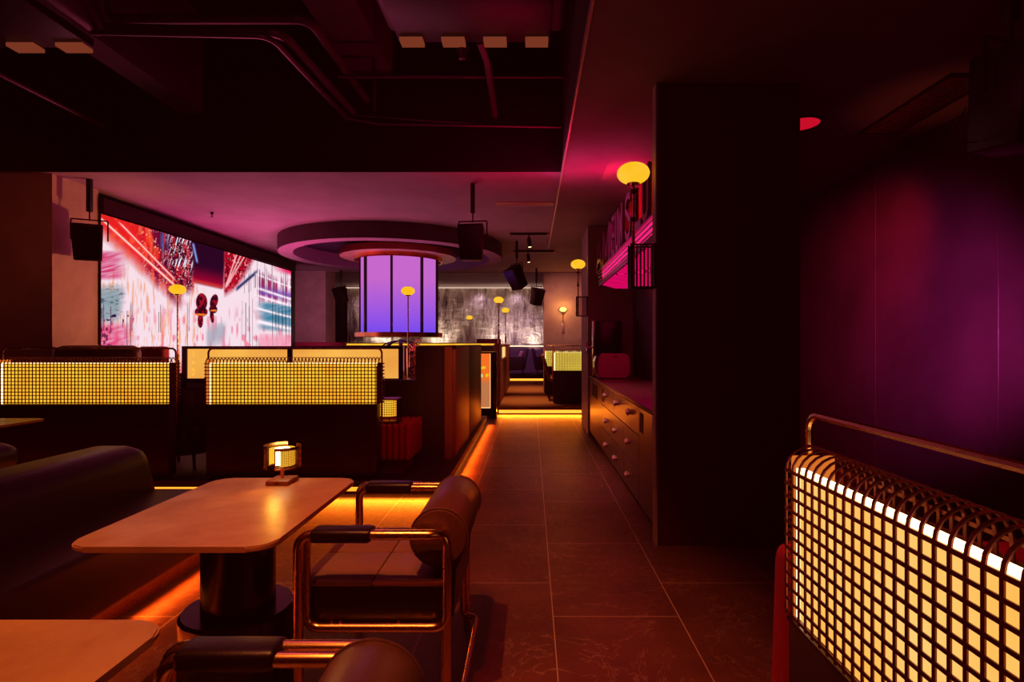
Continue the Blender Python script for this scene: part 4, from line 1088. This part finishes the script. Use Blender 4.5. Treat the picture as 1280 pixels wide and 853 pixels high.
# ------------------------------------------------------------------ lights
def spotl(name, loc, to, col, power, ang, blend=.5, r=.03):
    d = bpy.data.lights.new(name, 'SPOT'); d.color = col; d.energy = power; d.spot_size = math.radians(ang); d.spot_blend = blend; d.shadow_soft_size = r
    o = bpy.data.objects.new(name, d); COL.objects.link(o); o.location = loc
    o.rotation_euler = (Vector(to)-Vector(loc)).to_track_quat('-Z', 'Y').to_euler(); return o
def areal(name, loc, to, col, power, sx, sy):
    d = bpy.data.lights.new(name, 'AREA'); d.shape = 'RECTANGLE'; d.size = sx; d.size_y = sy; d.spread = math.radians(84 if name == 'strip_light' else 180); d.color = col; d.energy = power
    o = bpy.data.objects.new(name, d); COL.objects.link(o); o.location = loc
    o.rotation_euler = (Vector(to)-Vector(loc)).to_track_quat('-Z', 'Y').to_euler(); return o
def pointl(name, loc, col, power, r=.05):
    d = bpy.data.lights.new(name, 'POINT'); d.color = col; d.energy = power; d.shadow_soft_size = r
    o = bpy.data.objects.new(name, d); COL.objects.link(o); o.location = loc; return o
OR = (1.0, .27, .055)
spotl('table_spot', (-.85, .75, 4.3), (-.75, 2.15, .5), (1.0, .40, .095), 350, 50, .6, .03)
spotl('table_spot', (-1.2, -.2, 4.3), (-1.0, .7, .6), (1.0, .24, .05), 105, 40, .6, .03)
spotl('walkway_spot', (-.1, 3.6, 2.9), (-.15, 5.4, 0), (1.0, .07, .05), 60, 65, 1, .1)
spotl('walkway_spot', (-.35, .9, 2.9), (-.30, 2.6, 0), (1.0, .13, .045), 85, 50, 1, .05)
spotl('violet_wash', (-3.6, 1.2, 4.3), (-1.5, 2.0, .6), (1.0, .10, .12), 16, 44, 1, .2)
areal('ceiling_fill', (-3.0, 8.3, 1.36), (-3.0, 7.7, 3.0), (.76, .22, .36), 52, 3.4, 2.4)  # added uplight hidden behind the partitions, tints the low ceiling
areal('ceiling_fill', (-4.1, 8.2, 1.4), (-4.5, 8.0, 3.0), (1.0, .05, .34), 50, 1.0, 2.4)  # added magenta uplight beside the video wall
spotl('ceiling_right_wash', (-.3, 8.4, .4), (-.3, 8.2, 3.0), (1.0, .30, .22), 26, 80, 1, .3)
spotl('pillar_spot', (-2.3, 7.0, 1.35), (-4.86, 5.9, 2.2), (1.0, .36, .12), 230, 60, .8, .06)
spotl('pillar_front', (-3.6, 4.2, 2.6), (-6, 5.6, 2.3), (1.0, .22, .09), 24, 70, 1, .1)
areal('sign_wash', (.88, 5.3, 2.80), (.80, 5.3, 3.0), (1.0, .0, .14), 20, .12, 3.1)
areal('sign_back_wash', (.98, 5.4, 2.40), (1.2, 5.4, 2.5), (1.0, .05, .08), 10, .5, 3.0)
spotl('sign_front_fill', (-.9, 5.2, 2.5), (.83, 5.2, 2.4), (.80, .22, .60), 170, 80, 1, .1)  # added light on the letters, without a fixture
spotl('right_wall_fill', (1.75, 3.0, 1.35), (3.15, 4.25, 1.40), (.62, .09, .46), 230, 74, 1, .1)  # added unseen light at eye height for the violet wall glow
spotl('right_wall_low', (2.3, 3.9, 2.9), (3.15, 5.9, 1.3), (1.0, .07, .06), 130, 76, 1, .1)
spotl('sofa_end_fill', (1.3, 1.0, 2.9), (.75, 1.2, .8), (1.0, .06, .10), 80, 46, 1, .1)  # added pink light from above for the red sofa end
for x in (-5.2, -3.2, -1.2, .1):
    spotl('silver_wall_graze', (x, 19.0, 1.0), (x, 19.52, 2.2), (1.0, .80, .60), 120, 110, 1, .1)
    spotl('silver_wall_down', (x-.6, 19.1, 3.2), (x-.6, 19.52, 2.2), (.8, .55, .75), 26, 110, 1, .1)
spotl('lower_wall_fill', (-.4, 16.6, 2.8), (-.3, 19.4, .8), (.62, .30, .75), 260, 70, 1, .1)  # added violet light, brightens the dark lower wall and armchairs
pointl('pillar_lamp_glow', (at(704, 13.3), 13.18, 2.15), (1.0, .36, .09), 9)
areal('back_fill', (-2.5, 14.5, 2.9), (-1.5, 15.0, 0), (1.0, .30, .25), 30, 3, 3)
spotl('aisle_spot', (-.1, 11.3, 2.9), (-.1, 11.4, 0), (1.0, .46, .15), 400, 50, 1, .1)
spotl('aisle_spot', (-.1, 14.0, 2.9), (-.1, 14.3, 0), (1.0, .46, .15), 400, 60, 1, .1)
spotl('pillar_back_wash', (.5, 11.6, 2.95), (.85, 13.4, 2.0), (1.0, .42, .36), 120, 70, 1, .1)
spotl('pillar_back_wash', (-4.2, 10.8, 1.6), (-5.2, 13.1, 2.2), (.85, .34, .55), 130, 70, 1, .2)
spotl('post_fill', (-.45, 3.9, 2.9), (-.80, 5.75, .75), (1.0, .45, .16), 110, 22, 1, .1)  # added warm beam to brighten the wood post
spotl('vent_fill', (2.4, 3.3, 1.0), (2.76, 3.8, 3.0), (1.0, .30, .12), 22, 34, 1, .1)  # added upward light so that the vent slats show
spotl('cabinet_fill', (-.55, 5.6, 2.7), (.83, 5.5, .45), (1.0, .48, .40), 100, 60, 1, .08)  # added pinkish light that picks out the knobs
pointl('open_ceiling_fill', (-1.4, 2.2, 2.9), (.6, .08, .26), 15, .3)
spotl('table_lamp_glow', (-1.079, 2.36, .83), (-1.06, 1.9, .70), (1.0, .42, .05), 5, 120, 1, .03)
# the run of the recessed strips, where each one lights the floor
areal('strip_light', (-3.8, 4.70, .06), (-3.8, 4.2, -.12), (1.0, .17, .01), 17, 6.0, .03)
areal('strip_light', (-.70, 6.8, .065), (-.46, 6.8, -.2), (1.0, .18, .012), 24, 4.1, .03)
areal('strip_light', (.19, 10.15, .06), (.19, 9.7, -.12), (1.0, .20, .012), 5, 1.6, .03)
areal('strip_light', (-1.90, 1.5, .10), (-1.7, 1.5, -.15), (1.0, .15, .01), 14, 3.6, .03)

w = bpy.data.worlds.new('night'); S.world = w; w.use_nodes = True
bg = w.node_tree.nodes['Background']; bg.inputs[0].default_value = (.95, .05, .10, 1); bg.inputs[1].default_value = .018

# ------------------------------------------------------------------ camera
cd = bpy.data.cameras.new('camera'); cam = bpy.data.objects.new('camera', cd); COL.objects.link(cam)
cd.sensor_width = 36; cd.lens = F/1280*36; cd.shift_x = -(VX-640)/1280; cd.shift_y = (VY-426.5)/1280
cd.clip_start = .02; cd.clip_end = 100
cam.location = (0, 0, CZ); cam.rotation_euler = (PI/2, 0, 0)
S.camera = cam
S.view_settings.view_transform = 'Standard'; S.view_settings.look = 'None'; S.view_settings.exposure = 0
S.view_settings.use_curve_mapping = True
cmv = S.view_settings.curve_mapping
for ch, pts in ((0, [(.02, .024), (.25, .27)]), (1, [(.02, .0125), (.08, .064), (.35, .335)]), (2, [(.02, .014), (.12, .10), (.4, .39)])):
    for p in pts: cmv.curves[ch].points.new(*p)
cmv.curves[0].points[0].location = (0, .0035)
cmv.update()
try:
    S.cycles.use_denoising = True; S.cycles.max_bounces = 8; S.cycles.sample_clamp_indirect = 4
except Exception: pass
